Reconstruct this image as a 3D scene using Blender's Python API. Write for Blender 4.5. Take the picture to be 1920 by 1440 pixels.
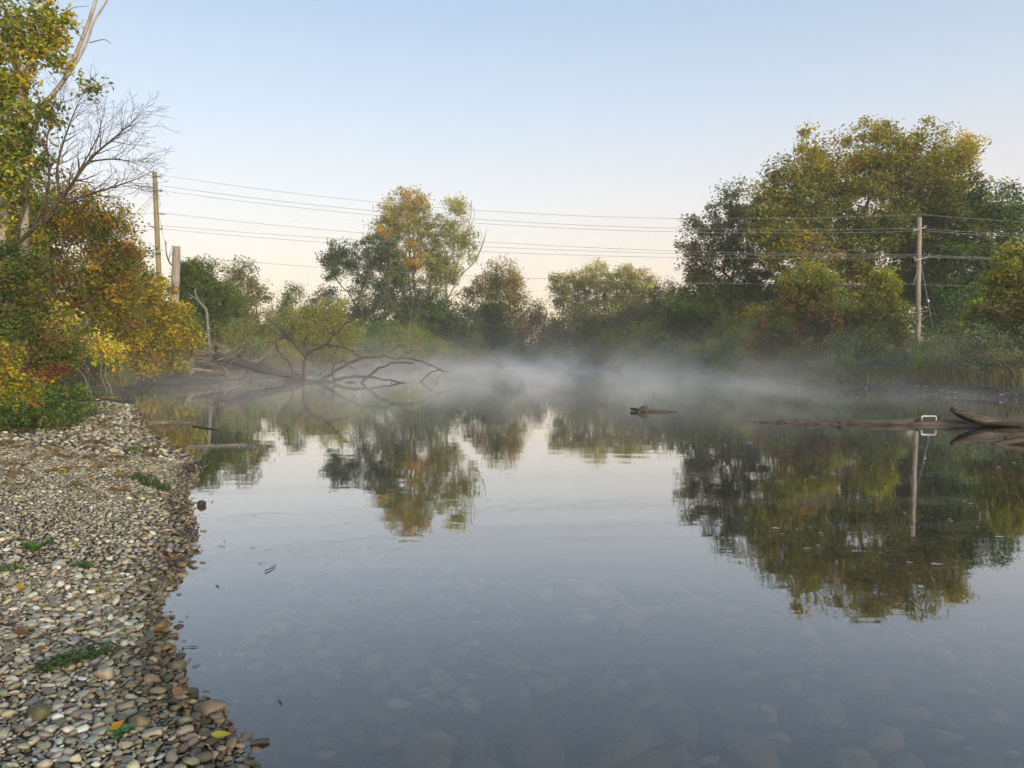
import bpy, math, random
import numpy as np
from mathutils import Vector

for o in list(bpy.data.objects):
    bpy.data.objects.remove(o, do_unlink=True)
SC = bpy.context.scene
COL = SC.collection

# ------------------------------------------------------------------ camera
CAM_H = 1.8
PITCH = math.radians(2.4)
F = 1442.0
cam_d = bpy.data.cameras.new('camera')
cam_d.sensor_fit = 'HORIZONTAL'
cam_d.angle = 2 * math.atan(960 / F)
cam_d.clip_start = 0.05
cam_d.clip_end = 3000
cam = bpy.data.objects.new('camera', cam_d)
cam.location = (0, 0, CAM_H)
cam.rotation_euler = (math.pi / 2 - PITCH, 0, 0)
COL.objects.link(cam)
SC.camera = cam

# ------------------------------------------------------------------ sky, sun, exposure
SUN_EL = math.radians(9)
SUN_AZ = math.radians(146)          # clockwise from +Y (view direction): behind the camera, to the right
w = bpy.data.worlds.new('World')
SC.world = w
w.use_nodes = True
nt = w.node_tree
for n in list(nt.nodes):
    nt.nodes.remove(n)
sky = nt.nodes.new('ShaderNodeTexSky')
sky.sky_type = 'NISHITA'
sky.sun_disc = False
sky.sun_elevation = SUN_EL
sky.sun_rotation = SUN_AZ
sky.altitude = 200
sky.air_density = 1.0
sky.dust_density = 1.5
sky.ozone_density = 1.6
# thin high morning haze: the same pale veil all round, peach near the horizon and blue overhead
geo = nt.nodes.new('ShaderNodeNewGeometry')
sep = nt.nodes.new('ShaderNodeSeparateXYZ')
neg = nt.nodes.new('ShaderNodeMath'); neg.operation = 'MULTIPLY'; neg.inputs[1].default_value = -1.0
veil = nt.nodes.new('ShaderNodeValToRGB')
VEIL = [(0.0, (0.44, 0.295, 0.21)), (0.10, (0.435, 0.312, 0.238)), (0.19, (0.385, 0.337, 0.308)), (0.28, (0.305, 0.315, 0.34)), (0.40, (0.215, 0.262, 0.325)), (0.7, (0.17, 0.235, 0.33)), (1.0, (0.15, 0.21, 0.31))]
while len(veil.color_ramp.elements) < len(VEIL):
    veil.color_ramp.elements.new(0.5)
for e_, (p_, c_) in zip(veil.color_ramp.elements, VEIL):
    e_.position = p_
    e_.color = (*c_, 1)
nt.links.new(geo.outputs['Incoming'], sep.inputs[0])
nt.links.new(sep.outputs['Z'], neg.inputs[0])
nt.links.new(neg.outputs[0], veil.inputs[0])
bg = nt.nodes.new('ShaderNodeBackground')
bg.inputs['Strength'].default_value = 0.15
bg2 = nt.nodes.new('ShaderNodeBackground')
bg2.inputs['Strength'].default_value = 1.0
mixw = nt.nodes.new('ShaderNodeMixShader')
mixw.inputs[0].default_value = 0.75
wo = nt.nodes.new('ShaderNodeOutputWorld')
nt.links.new(sky.outputs[0], bg.inputs['Color'])
nt.links.new(veil.outputs[0], bg2.inputs['Color'])
nt.links.new(bg.outputs[0], mixw.inputs[1])
nt.links.new(bg2.outputs[0], mixw.inputs[2])
nt.links.new(mixw.outputs[0], wo.inputs['Surface'])

sun_d = bpy.data.lights.new('sun', 'SUN')
sun_d.energy = 1.5
sun_d.angle = math.radians(20)
sun_d.color = (1.0, 0.86, 0.66)
sun = bpy.data.objects.new('sun', sun_d)
COL.objects.link(sun)
sv = Vector((math.sin(SUN_AZ) * math.cos(SUN_EL), math.cos(SUN_AZ) * math.cos(SUN_EL), math.sin(SUN_EL)))
sun.rotation_euler = sv.to_track_quat('Z', 'Y').to_euler()
sun.location = sv * 60

SC.view_settings.view_transform = 'Standard'
SC.view_settings.look = 'None'
SC.view_settings.gamma = 1
SC.view_settings.use_curve_mapping = False
SC.view_settings.exposure = 1.3
cy = SC.cycles
cy.max_bounces = 4
cy.diffuse_bounces = 2
cy.glossy_bounces = 2
cy.transmission_bounces = 4
cy.transparent_max_bounces = 8
cy.volume_bounces = 2
cy.caustics_reflective = False
cy.caustics_refractive = False
cy.use_denoising = True
cy.denoiser = 'OPENIMAGEDENOISE'
cy.use_adaptive_sampling = True
cy.adaptive_threshold = 0.03
cy.adaptive_min_samples = 12
cy.use_light_tree = False
cy.volume_step_rate = 1.0
cy.volume_max_steps = 128

# ------------------------------------------------------------------ helpers
def ray(px, py):
    a = (px - 960) / F
    b = (720 - py) / F
    return np.array([a, math.cos(PITCH) + b * math.sin(PITCH), -math.sin(PITCH) + b * math.cos(PITCH)])

def at(px, py, D):
    """world point seen at a pixel of the photograph, D metres ahead"""
    d = ray(px, py)
    return np.array([0, 0, CAM_H]) + d * (D / d[1])

def flat(px, py, z=0.0):
    d = ray(px, py)
    return np.array([0, 0, CAM_H]) + d * ((z - CAM_H) / d[2])

def new_mesh(name, V, Fc, smooth=False, col=None):
    V = np.asarray(V, dtype=np.float32)
    Fc = np.asarray(Fc, dtype=np.int32)
    me = bpy.data.meshes.new(name)
    n, k = Fc.shape
    me.vertices.add(len(V))
    me.vertices.foreach_set('co', V.ravel())
    me.loops.add(n * k)
    me.loops.foreach_set('vertex_index', Fc.ravel())
    me.polygons.add(n)
    me.polygons.foreach_set('loop_start', np.arange(0, n * k, k, dtype=np.int32))
    me.polygons.foreach_set('loop_total', np.full(n, k, dtype=np.int32))
    me.polygons.foreach_set('use_smooth', np.full(n, smooth, dtype=bool))
    me.update(calc_edges=True)
    if col is not None:
        a = me.attributes.new('tint', 'FLOAT_COLOR', 'POINT')
        c4 = np.ones((len(V), 4), dtype=np.float32)
        c4[:, :3] = col
        a.data.foreach_set('color', c4.ravel())
    return me

def obj(name, me, mat=None, parent=None, loc=None):
    o = bpy.data.objects.new(name, me)
    COL.objects.link(o)
    if mat is not None and not len(me.materials):
        me.materials.append(mat)
    if parent is not None:
        o.parent = parent
    if loc is not None:
        o.location = loc
    return o

def tag(o, label, cat, group=None):
    o['label'] = label
    o['category'] = cat
    if group:
        o['group'] = group
    return o

def thing(name, label, cat, loc, group=None):
    o = bpy.data.objects.new(name, None)
    o.empty_display_size = 0.3
    COL.objects.link(o)
    o.location = loc
    return tag(o, label, cat, group)

def copy_tree(o, parent=None):
    c = o.copy()
    COL.objects.link(c)
    if parent is not None:
        c.parent = parent
    for ch in list(o.children):
        copy_tree(ch, c)
    return c

# tubes as independent frustums (branches)
def frustums(P0, P1, R0, R1, k=5):
    P0 = np.asarray(P0, float); P1 = np.asarray(P1, float)
    R0 = np.asarray(R0, float); R1 = np.asarray(R1, float)
    d = P1 - P0
    L = np.linalg.norm(d, axis=1, keepdims=True); L[L < 1e-6] = 1e-6
    d = d / L
    up = np.tile(np.array([0.0, 0.0, 1.0]), (len(d), 1))
    up[np.abs(d[:, 2]) > 0.9] = (1, 0, 0)
    u = np.cross(d, up); u /= np.linalg.norm(u, axis=1, keepdims=True)
    v = np.cross(d, u)
    ang = np.arange(k) * 2 * np.pi / k
    ring = u[:, None, :] * np.cos(ang)[None, :, None] + v[:, None, :] * np.sin(ang)[None, :, None]
    A = P0[:, None, :] + ring * R0[:, None, None] - d[:, None, :] * R0[:, None, None] * 0.3
    B = P1[:, None, :] + ring * R1[:, None, None]
    V = np.concatenate([A, B], axis=1).reshape(-1, 3)
    i = np.arange(k); j = (i + 1) % k
    q = np.stack([i, j, j + k, i + k], axis=1)
    Fc = (q[None] + (np.arange(len(d)) * 2 * k)[:, None, None]).reshape(-1, 4)
    return V, Fc

# one continuous capped tube along a path
def tube(path, radii, k=8, rough=0.0, seed=0, origin=(0, 0, 0), caps=True, flatten=1.0):
    rg = np.random.default_rng(seed)
    path = np.asarray(path, float)
    n = len(path)
    tang = np.gradient(path, axis=0)
    tang /= np.linalg.norm(tang, axis=1, keepdims=True)
    ref = np.array([0, 0, 1.0]) if abs(tang[0][2]) < 0.9 else np.array([1.0, 0, 0])
    V = []
    u = np.cross(tang[0], ref); u /= np.linalg.norm(u)
    bumps = 1 + rough * rg.normal(0, 1, k)
    for i in range(n):
        u = u - tang[i] * np.dot(u, tang[i]); u /= np.linalg.norm(u)
        v = np.cross(tang[i], u)
        for j in range(k):
            a = 2 * math.pi * j / k
            r = radii[i] * bumps[j] * (1 + rough * 0.7 * rg.normal())
            V.append(path[i] + u * math.cos(a) * r + v * math.sin(a) * r * flatten)
    Fc = []
    for i in range(n - 1):
        for j in range(k):
            b = (j + 1) % k
            Fc.append((i * k + j, i * k + b, (i + 1) * k + b, (i + 1) * k + j))
    if caps:
        Fc.append(tuple(range(k - 1, -1, -1)))
        Fc.append(tuple(range((n - 1) * k, n * k)))
    me = bpy.data.meshes.new('tube')
    me.from_pydata([tuple(p - np.asarray(origin)) for p in V], [], Fc)
    me.update()
    for p in me.polygons:
        p.use_smooth = len(p.vertices) == 4
    return me

def resample(pts, step, jitter=0.0, rg=None):
    pts = [np.asarray(p, float) for p in pts]
    out = [pts[0]]
    for a, b in zip(pts[:-1], pts[1:]):
        L = np.linalg.norm(b - a)
        m = max(1, int(round(L / step)))
        for i in range(1, m + 1):
            p = a + (b - a) * i / m
            if jitter and rg is not None and i < m:
                p = p + rg.normal(0, jitter, 3)
            out.append(p)
    return np.array(out)

def smooth_path(pts, sub=4):
    pts = [np.asarray(p, float) for p in pts]
    if len(pts) < 3:
        return np.array(pts)
    q = [2 * pts[0] - pts[1]] + pts + [2 * pts[-1] - pts[-2]]
    out = []
    for i in range(1, len(q) - 2):
        p0, p1, p2, p3 = q[i - 1], q[i], q[i + 1], q[i + 2]
        for s in range(sub):
            t = s / sub
            out.append(0.5 * ((2 * p1) + (-p0 + p2) * t + (2 * p0 - 5 * p1 + 4 * p2 - p3) * t * t + (-p0 + 3 * p1 - 3 * p2 + p3) * t ** 3))
    out.append(pts[-1])
    return np.array(out)

# ------------------------------------------------------------------ materials
def mat_new(name):
    m = bpy.data.materials.new(name)
    m.use_nodes = True
    t = m.node_tree
    for n in list(t.nodes):
        t.nodes.remove(n)
    out = t.nodes.new('ShaderNodeOutputMaterial')
    return m, t, out

def N(t, kind, **kw):
    n = t.nodes.new(kind)
    for k, v in kw.items():
        if k.startswith('i_'):
            n.inputs[k[2:].replace('_', ' ')].default_value = v
        else:
            setattr(n, k, v)
    return n

def ramp(t, stops, interp='LINEAR'):
    r = t.nodes.new('ShaderNodeValToRGB')
    r.color_ramp.interpolation = interp
    e = r.color_ramp.elements
    while len(e) < len(stops):
        e.new(0.5)
    for x, (p, c) in zip(e, stops):
        x.position = p
        x.color = (*c, 1)
    return r

def noise_mat(name, stops, scale=6, detail=6, stretch=(1, 1, 1), bump=0.3, bscale=30, rough=0.85, dist=0.02, spec=0.3):
    m, t, out = mat_new(name)
    tc = N(t, 'ShaderNodeTexCoord')
    mp = N(t, 'ShaderNodeMapping')
    mp.inputs['Scale'].default_value = stretch
    t.links.new(tc.outputs['Object'], mp.inputs[0])
    n1 = N(t, 'ShaderNodeTexNoise', i_Scale=scale, i_Detail=detail, i_Roughness=0.65)
    t.links.new(mp.outputs[0], n1.inputs['Vector'])
    r = ramp(t, stops)
    t.links.new(n1.outputs['Fac'], r.inputs[0])
    n2 = N(t, 'ShaderNodeTexNoise', i_Scale=bscale, i_Detail=6, i_Roughness=0.7)
    t.links.new(mp.outputs[0], n2.inputs['Vector'])
    b = N(t, 'ShaderNodeBump', i_Strength=bump, i_Distance=dist)
    t.links.new(n2.outputs['Fac'], b.inputs['Height'])
    p = N(t, 'ShaderNodeBsdfPrincipled', i_Roughness=rough)
    p.inputs['Specular IOR Level'].default_value = spec
    t.links.new(r.outputs[0], p.inputs['Base Color'])
    t.links.new(b.outputs[0], p.inputs['Normal'])
    t.links.new(p.outputs[0], out.inputs['Surface'])
    return m

M = {}
M['bark_brown'] = noise_mat('bark_brown', [(0.3, (0.035, 0.026, 0.018)), (0.7, (0.13, 0.1, 0.075))], 3, 8, (6, 6, 1), 0.6, 8)
M['bark_grey'] = noise_mat('bark_grey', [(0.3, (0.09, 0.08, 0.065)), (0.7, (0.26, 0.235, 0.2))], 3, 8, (6, 6, 1), 0.5, 8)
M['bark_pale'] = noise_mat('bark_pale', [(0.25, (0.2, 0.17, 0.14)), (0.7, (0.5, 0.45, 0.38))], 2, 8, (4, 4, 1), 0.4, 8)
M['bark_wet'] = noise_mat('bark_wet', [(0.3, (0.025, 0.018, 0.013)), (0.7, (0.1, 0.075, 0.055))], 4, 8, (5, 5, 1), 0.5, 10, 0.55)
M['drift'] = noise_mat('drift', [(0.28, (0.08, 0.06, 0.045)), (0.5, (0.22, 0.18, 0.145)), (0.75, (0.4, 0.35, 0.29))], 4, 8, (1, 1, 1), 0.5, 18, 0.8)
M['drift_dark'] = noise_mat('drift_dark', [(0.28, (0.03, 0.024, 0.018)), (0.75, (0.16, 0.125, 0.095))], 4, 8, (1, 1, 1), 1.0, 14, 0.75, 0.05)
M['pole_wood'] = noise_mat('pole_wood', [(0.3, (0.17, 0.14, 0.11)), (0.7, (0.42, 0.37, 0.31))], 2, 8, (8, 8, 0.35), 0.4, 5)
M['pole_green'] = noise_mat('pole_green', [(0.3, (0.15, 0.13, 0.06)), (0.7, (0.34, 0.3, 0.17))], 2, 8, (8, 8, 0.35), 0.4, 5)
M['wire'] = noise_mat('wire', [(0.3, (0.24, 0.24, 0.23)), (0.7, (0.34, 0.34, 0.32))], 2, 2, bump=0, rough=0.5)
M['porcelain'] = noise_mat('porcelain', [(0.3, (0.32, 0.32, 0.32)), (0.7, (0.45, 0.45, 0.44))], 9, 3, bump=0, rough=0.25, spec=0.5)
M['metal'] = noise_mat('metal', [(0.3, (0.3, 0.3, 0.3)), (0.7, (0.45, 0.45, 0.44))], 9, 3, bump=0, rough=0.5)
M['white'] = noise_mat('white', [(0.3, (0.72, 0.73, 0.74)), (0.7, (0.84, 0.84, 0.84))], 9, 3, bump=0, rough=0.4)

M['drift_log'] = noise_mat('drift_log', [(0.3, (0.025, 0.021, 0.017)), (0.45, (0.09, 0.075, 0.06)), (0.6, (0.16, 0.138, 0.112)), (0.75, (0.3, 0.27, 0.23))], 5, 9, (0.35, 4, 4), 1.0, 9, 0.8, 0.06)

# leaves: colour comes from each leaf's own tint
m, t, out = mat_new('leaf')
at_n = N(t, 'ShaderNodeAttribute', attribute_name='tint')
p = N(t, 'ShaderNodeBsdfPrincipled', i_Roughness=0.6)
p.inputs['Specular IOR Level'].default_value = 0.25
tr = N(t, 'ShaderNodeBsdfTranslucent')
mx = N(t, 'ShaderNodeMixShader', i_Fac=0.4)
hs = N(t, 'ShaderNodeHueSaturation', i_Saturation=1.1, i_Value=1.25)
t.links.new(at_n.outputs['Color'], p.inputs['Base Color'])
t.links.new(at_n.outputs['Color'], hs.inputs['Color'])
t.links.new(hs.outputs[0], tr.inputs['Color'])
t.links.new(p.outputs[0], mx.inputs[1])
t.links.new(tr.outputs[0], mx.inputs[2])
t.links.new(mx.outputs[0], out.inputs['Surface'])
M['leaf'] = m

def stone_mat(name, src):
    m, t, out = mat_new(name)
    if src == 'attr':
        c = N(t, 'ShaderNodeAttribute', attribute_name='tint')
    else:
        c = N(t, 'ShaderNodeObjectInfo')
    tc = N(t, 'ShaderNodeTexCoord')
    nz = N(t, 'ShaderNodeTexNoise', i_Scale=45 if src == 'attr' else 14, i_Detail=5, i_Roughness=0.7)
    t.links.new(tc.outputs['Object'], nz.inputs['Vector'])
    rr = ramp(t, [(0.25, (0.42, 0.40, 0.36)), (0.5, (1, 1, 1)), (0.78, (1.25, 1.22, 1.15))])
    t.links.new(nz.outputs['Fac'], rr.inputs[0])
    mu = N(t, 'ShaderNodeMix', data_type='RGBA', blend_type='MULTIPLY')
    mu.inputs['Factor'].default_value = 1
    t.links.new(c.outputs['Color'], mu.inputs['A'])
    t.links.new(rr.outputs[0], mu.inputs['B'])
    b = N(t, 'ShaderNodeBump', i_Strength=0.35, i_Distance=0.01)
    t.links.new(nz.outputs['Fac'], b.inputs['Height'])
    p = N(t, 'ShaderNodeBsdfPrincipled', i_Roughness=0.6)
    p.inputs['Specular IOR Level'].default_value = 0.35
    t.links.new(mu.outputs['Result'], p.inputs['Base Color'])
    t.links.new(b.outputs[0], p.inputs['Normal'])
    t.links.new(p.outputs[0], out.inputs['Surface'])
    return m
M['stones'] = stone_mat('stones', 'attr')
M['stone'] = stone_mat('stone', 'info')

M['soil'] = noise_mat('soil', [(0.3, (0.03, 0.024, 0.016)), (0.5, (0.075, 0.06, 0.04)), (0.72, (0.1, 0.09, 0.05))], 1.3, 9, bump=0.8, bscale=9, dist=0.06)
M['gravel'] = noise_mat('gravel', [(0.3, (0.03, 0.025, 0.019)), (0.5, (0.09, 0.076, 0.057)), (0.75, (0.26, 0.225, 0.175))], 60, 6, bump=0.8, bscale=60, dist=0.02)

# water: Fresnel mirror over murky, partly see-through water
m, t, out = mat_new('water')
tc = N(t, 'ShaderNodeTexCoord')
mp = N(t, 'ShaderNodeMapping')
mp.inputs['Scale'].default_value = (0.8, 1.5, 1)
t.links.new(tc.outputs['Object'], mp.inputs[0])
n1 = N(t, 'ShaderNodeTexNoise', i_Scale=1.3, i_Detail=3, i_Roughness=0.5, i_Distortion=0.4)
t.links.new(mp.outputs[0], n1.inputs['Vector'])
n3 = N(t, 'ShaderNodeTexNoise', i_Scale=9, i_Detail=2, i_Roughness=0.5)
t.links.new(mp.outputs[0], n3.inputs['Vector'])
n4 = N(t, 'ShaderNodeTexNoise', i_Scale=0.12, i_Detail=2)
t.links.new(tc.outputs['Object'], n4.inputs['Vector'])
r4 = ramp(t, [(0.42, (0.1, 0.1, 0.1)), (0.62, (1, 1, 1))])
t.links.new(n4.outputs['Fac'], r4.inputs[0])
m3 = N(t, 'ShaderNodeMath', operation='MULTIPLY')
t.links.new(n3.outputs['Fac'], m3.inputs[0])
t.links.new(r4.outputs[0], m3.inputs[1])
m3b = N(t, 'ShaderNodeMath', operation='MULTIPLY')
m3b.inputs[1].default_value = 0.14
t.links.new(m3.outputs[0], m3b.inputs[0])
ad = N(t, 'ShaderNodeMath', operation='ADD')
t.links.new(n1.outputs['Fac'], ad.inputs[0])
t.links.new(m3b.outputs[0], ad.inputs[1])
b = N(t, 'ShaderNodeBump', i_Strength=1.0, i_Distance=0.002)
t.links.new(ad.outputs[0], b.inputs['Height'])
lw = N(t, 'ShaderNodeLayerWeight', i_Blend=0.5)
t.links.new(b.outputs[0], lw.inputs['Normal'])
pw = N(t, 'ShaderNodeMath', operation='POWER')
pw.inputs[1].default_value = 3.4
t.links.new(lw.outputs['Facing'], pw.inputs[0])
fr = N(t, 'ShaderNodeMath', operation='MULTIPLY_ADD')
fr.inputs[1].default_value = 1.22
fr.inputs[2].default_value = 0.012
fr.use_clamp = True
t.links.new(pw.outputs[0], fr.inputs[0])
gl = N(t, 'ShaderNodeBsdfGlossy', i_Roughness=0.012)
gl.inputs['Color'].default_value = (0.95, 0.95, 0.95, 1)
t.links.new(b.outputs[0], gl.inputs['Normal'])
df = N(t, 'ShaderNodeBsdfDiffuse')
df.inputs['Color'].default_value = (0.08, 0.07, 0.05, 1)
tp = N(t, 'ShaderNodeBsdfTransparent')
tp.inputs['Color'].default_value = (0.62, 0.58, 0.47, 1)
mb = N(t, 'ShaderNodeMixShader', i_Fac=0.36)
t.links.new(tp.outputs[0], mb.inputs[1])
t.links.new(df.outputs[0], mb.inputs[2])
mf = N(t, 'ShaderNodeMixShader')
t.links.new(fr.outputs[0], mf.inputs[0])
t.links.new(mb.outputs[0], mf.inputs[1])
t.links.new(gl.outputs[0], mf.inputs[2])
t.links.new(mf.outputs[0], out.inputs['Surface'])
M['water'] = m

# ------------------------------------------------------------------ terrain
shore_px = [(480, 1440), (432, 1372), (350, 1285), (322, 1200), (295, 1135), (345, 1080), (368, 1030), (366, 985), (352, 930),
            (378, 872), (345, 842), (292, 816), (268, 790), (262, 765), (248, 738), (262, 722)]
far_px = [(300, 713), (400, 711), (520, 704), (600, 697), (700, 692), (800, 690), (900, 686), (1000, 683.5), (1100, 688),
          (1180, 695), (1300, 705), (1400, 714), (1520, 722), (1640, 730), (1760, 740), (1920, 752)]
poly = [(60, -40), (9, -4.5), (3, -0.9), (1.0, 0.55), (0.1, 1.35), (-0.6, 2.3)]
poly += [tuple(flat(*p)[:2]) for p in shore_px]
poly += [tuple(flat(*p)[:2]) for p in far_px]
poly += [(20.5, 24), (23, 17), (28, 9), (40, 2), (60, -6)]
POLY = np.array(poly)

def sdist(x, y):
    """signed distance to the water's edge, positive on land"""
    x = np.asarray(x, float); y = np.asarray(y, float)
    A = POLY; B = np.roll(POLY, -1, axis=0)
    best = np.full(x.shape, 1e9)
    inside = np.zeros(x.shape, bool)
    for (ax, ay), (bx, by) in zip(A, B):
        dx, dy = bx - ax, by - ay
        tt = np.clip(((x - ax) * dx + (y - ay) * dy) / (dx * dx + dy * dy + 1e-12), 0, 1)
        d = np.hypot(x - ax - tt * dx, y - ay - tt * dy)
        best = np.minimum(best, d)
        cond = ((ay > y) != (by > y))
        with np.errstate(divide='ignore', invalid='ignore'):
            xi = (bx - ax) * (y - ay) / (by - ay + 1e-15) + ax
        inside ^= cond & (x < xi)
    return np.where(inside, -best, best)

def hgt(x, y):
    x = np.asarray(x, float); y = np.asarray(y, float)
    d = sdist(x, y)
    s = np.clip((y - 20) / 14, 0, 1)
    gravel = 0.5 * (1 - np.exp(-np.maximum(d, 0) / 4.0)) + 0.012 * np.maximum(d - 5, 0)
    bank = 1.1 * (1 - np.exp(-np.maximum(d, 0) / 2.6)) + 0.01 * np.maximum(d, 0)
    land = gravel * (1 - s) + bank * s
    land = np.where((x > 6) & (y < 50), np.where(y > 20, 0.9 * (1 - np.exp(-np.maximum(d, 0) / 3.5)) + 0.01 * np.maximum(d, 0), land), land)
    bed = -1.0 * (1 - np.exp(np.minimum(d, 0) / 3.2))
    return np.where(d > 0, np.minimum(land, 2.2), bed)

def h1(x, y):
    return float(hgt(np.array([x]), np.array([y]))[0])

def hit(px, py):
    """where the view ray meets the ground or the water"""
    d = ray(px, py)
    lo, hi = 1.0, 140.0
    ts = np.linspace(1.5, 160, 1500)
    P = np.array([0, 0, CAM_H]) + d[None] * ts[:, None]
    g = np.maximum(hgt(P[:, 0], P[:, 1]), 0)
    k = np.where(P[:, 2] <= g)[0]
    k = k[0] if len(k) else len(ts) - 1
    return np.array([P[k, 0], P[k, 1], g[k]])

def grid_mesh(name, xs, ys, zfun, smooth=True):
    X, Y = np.meshgrid(xs, ys)
    Z = zfun(X, Y)
    V = np.stack([X.ravel(), Y.ravel(), Z.ravel()], axis=1)
    nx, ny = len(xs), len(ys)
    i, j = np.meshgrid(np.arange(nx - 1), np.arange(ny - 1))
    a = (j * nx + i).ravel()
    Fc = np.stack([a, a + 1, a + 1 + nx, a + nx], axis=1)
    return new_mesh(name, V, Fc, smooth)

def lump(x, y, s, a):
    return a * (np.sin(x * s + 1.3 * np.sin(y * s * 0.7)) * np.cos(y * s * 1.1 + 0.9 * np.sin(x * s * 0.6)))

xs = np.concatenate([np.linspace(-205, -45, 30)[:-1], np.linspace(-45, 55, 130), np.linspace(55, 205, 30)[1:]])
ys = np.concatenate([np.linspace(-60, -6, 14)[:-1], np.linspace(-6, 125, 150), np.linspace(125, 330, 30)[1:]])
def zter(X, Y):
    z = hgt(X, Y) + np.where(sdist(X, Y) > 0.6, lump(X, Y, 0.8, 0.06), 0)
    near = (X < 2.5) & (Y < 27) & (X > -30) & (Y > -4)
    return z - np.where(near, 0.12, 0.0)
ground = obj('ground', grid_mesh('ground', xs, ys, zter), M['soil'])
ground['kind'] = 'structure'

gx = np.linspace(-26, 2.5, 160)
gy = np.linspace(-3.5, 27, 180)
def zgr(X, Y):
    return hgt(X, Y) + lump(X, Y, 3.1, 0.012) + lump(X + 3, Y, 7.0, 0.006) - 0.012 - 0.11 * np.clip((Y - 24) / 3, 0, 1) - 0.11 * np.clip((-20 - X) / 6, 0, 1)
bank = obj('gravel_bank', grid_mesh('gravel_bank', gx, gy, zgr), M['gravel'])
bank['kind'] = 'structure'

wv = [(-60, -50, 0), (75, -50, 0), (75, 130, 0), (-60, 130, 0)]
water = obj('water', new_mesh('water', wv, [(0, 1, 2, 3)]), M['water'])
water['kind'] = 'structure'

# ------------------------------------------------------------------ trees
def icol(c, f=1.0):
    return np.array(c) * f

GRN = (0.068, 0.105, 0.02); DGRN = (0.03, 0.055, 0.016); OLV = (0.112, 0.122, 0.022); YGR = (0.18, 0.19, 0.028)
YEL = (0.38, 0.28, 0.022); GLD = (0.32, 0.215, 0.018); ORG = (0.32, 0.15, 0.03); BRN = (0.12, 0.078, 0.03)
RST = (0.17, 0.095, 0.03); RED = (0.17, 0.012, 0.01); GRY = (0.085, 0.095, 0.055); PAL = (0.24, 0.23, 0.08); TAN = (0.2, 0.15, 0.07)

LEAFK = 1.95
def leaf_cloud(C, n_per, rc, size, palette, rg, flat_=0.75, up=0.5, aspect=0.62, top=None, freq=0.35):
    """leaves as folded rhombi gathered round twig ends C"""
    C = np.asarray(C, float)
    nC = len(C)
    cnt = rg.poisson(n_per, nC)
    idx = np.repeat(np.arange(nC), cnt)
    n = len(idx)
    rcs = rc * rg.uniform(0.6, 1.35, nC)
    off = np.clip(rg.normal(0, 1, (n, 3)), -1.9, 1.9) * rcs[idx][:, None] * 0.55
    off[:, 2] *= flat_
    P = C[idx] + off
    nrm = rg.normal(0, 1, (n, 3)); nrm[:, 2] = np.abs(nrm[:, 2]) + up
    nrm /= np.linalg.norm(nrm, axis=1, keepdims=True)
    a = rg.normal(0, 1, (n, 3)); a[:, 2] -= 0.5
    a -= nrm * np.sum(a * nrm, axis=1, keepdims=True)
    a /= np.linalg.norm(a, axis=1, keepdims=True)
    b = np.cross(nrm, a)
    s = size * rg.uniform(0.6, 1.35, n)[:, None]
    lift = nrm * s * rg.uniform(0.05, 0.3, n)[:, None]
    wd = s * aspect * 0.5
    V = np.stack([P - a * s * 0.5, P - a * s * 0.05 + b * wd + lift, P + a * s * 0.5, P - a * s * 0.05 - b * wd + lift], axis=1).reshape(-1, 3)
    Fc = np.arange(n * 4).reshape(-1, 4)
    cols = np.array([c for c, _ in palette]); wts = np.array([q for _, q in palette], float); wts /= wts.sum()
    ph = rg.uniform(0, 6, 6)
    nz = (np.sin(C[:, 0] * freq + ph[0]) + np.sin(C[:, 1] * freq + ph[1]) + np.sin(C[:, 2] * freq * 1.3 + ph[2]) + np.sin((C[:, 0] + C[:, 2]) * freq * 1.9 + ph[3])) / 8 + 0.5
    nz = np.clip(nz + rg.normal(0, 0.16, nC), 0.001, 0.999)
    order = np.argsort(np.argsort(nz)) / max(1, nC)
    ci = np.searchsorted(np.cumsum(wts), order).clip(0, len(cols) - 1)
    pick = ci[idx]
    alt = rg.random(n) < 0.25
    pick = np.where(alt, rg.choice(len(cols), n, p=wts), pick)
    lc = cols[pick] * rg.uniform(0.7, 1.3, n)[:, None] * (1 + rg.normal(0, 0.06, (n, 3)))
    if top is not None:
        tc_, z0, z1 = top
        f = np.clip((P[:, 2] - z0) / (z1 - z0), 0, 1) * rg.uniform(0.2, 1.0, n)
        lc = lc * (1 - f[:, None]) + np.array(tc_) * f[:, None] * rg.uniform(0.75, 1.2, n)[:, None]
    lc = np.clip(lc * LEAFK, 0.004, 0.75)
    return V, Fc, np.repeat(lc, 4, axis=0)

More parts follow.
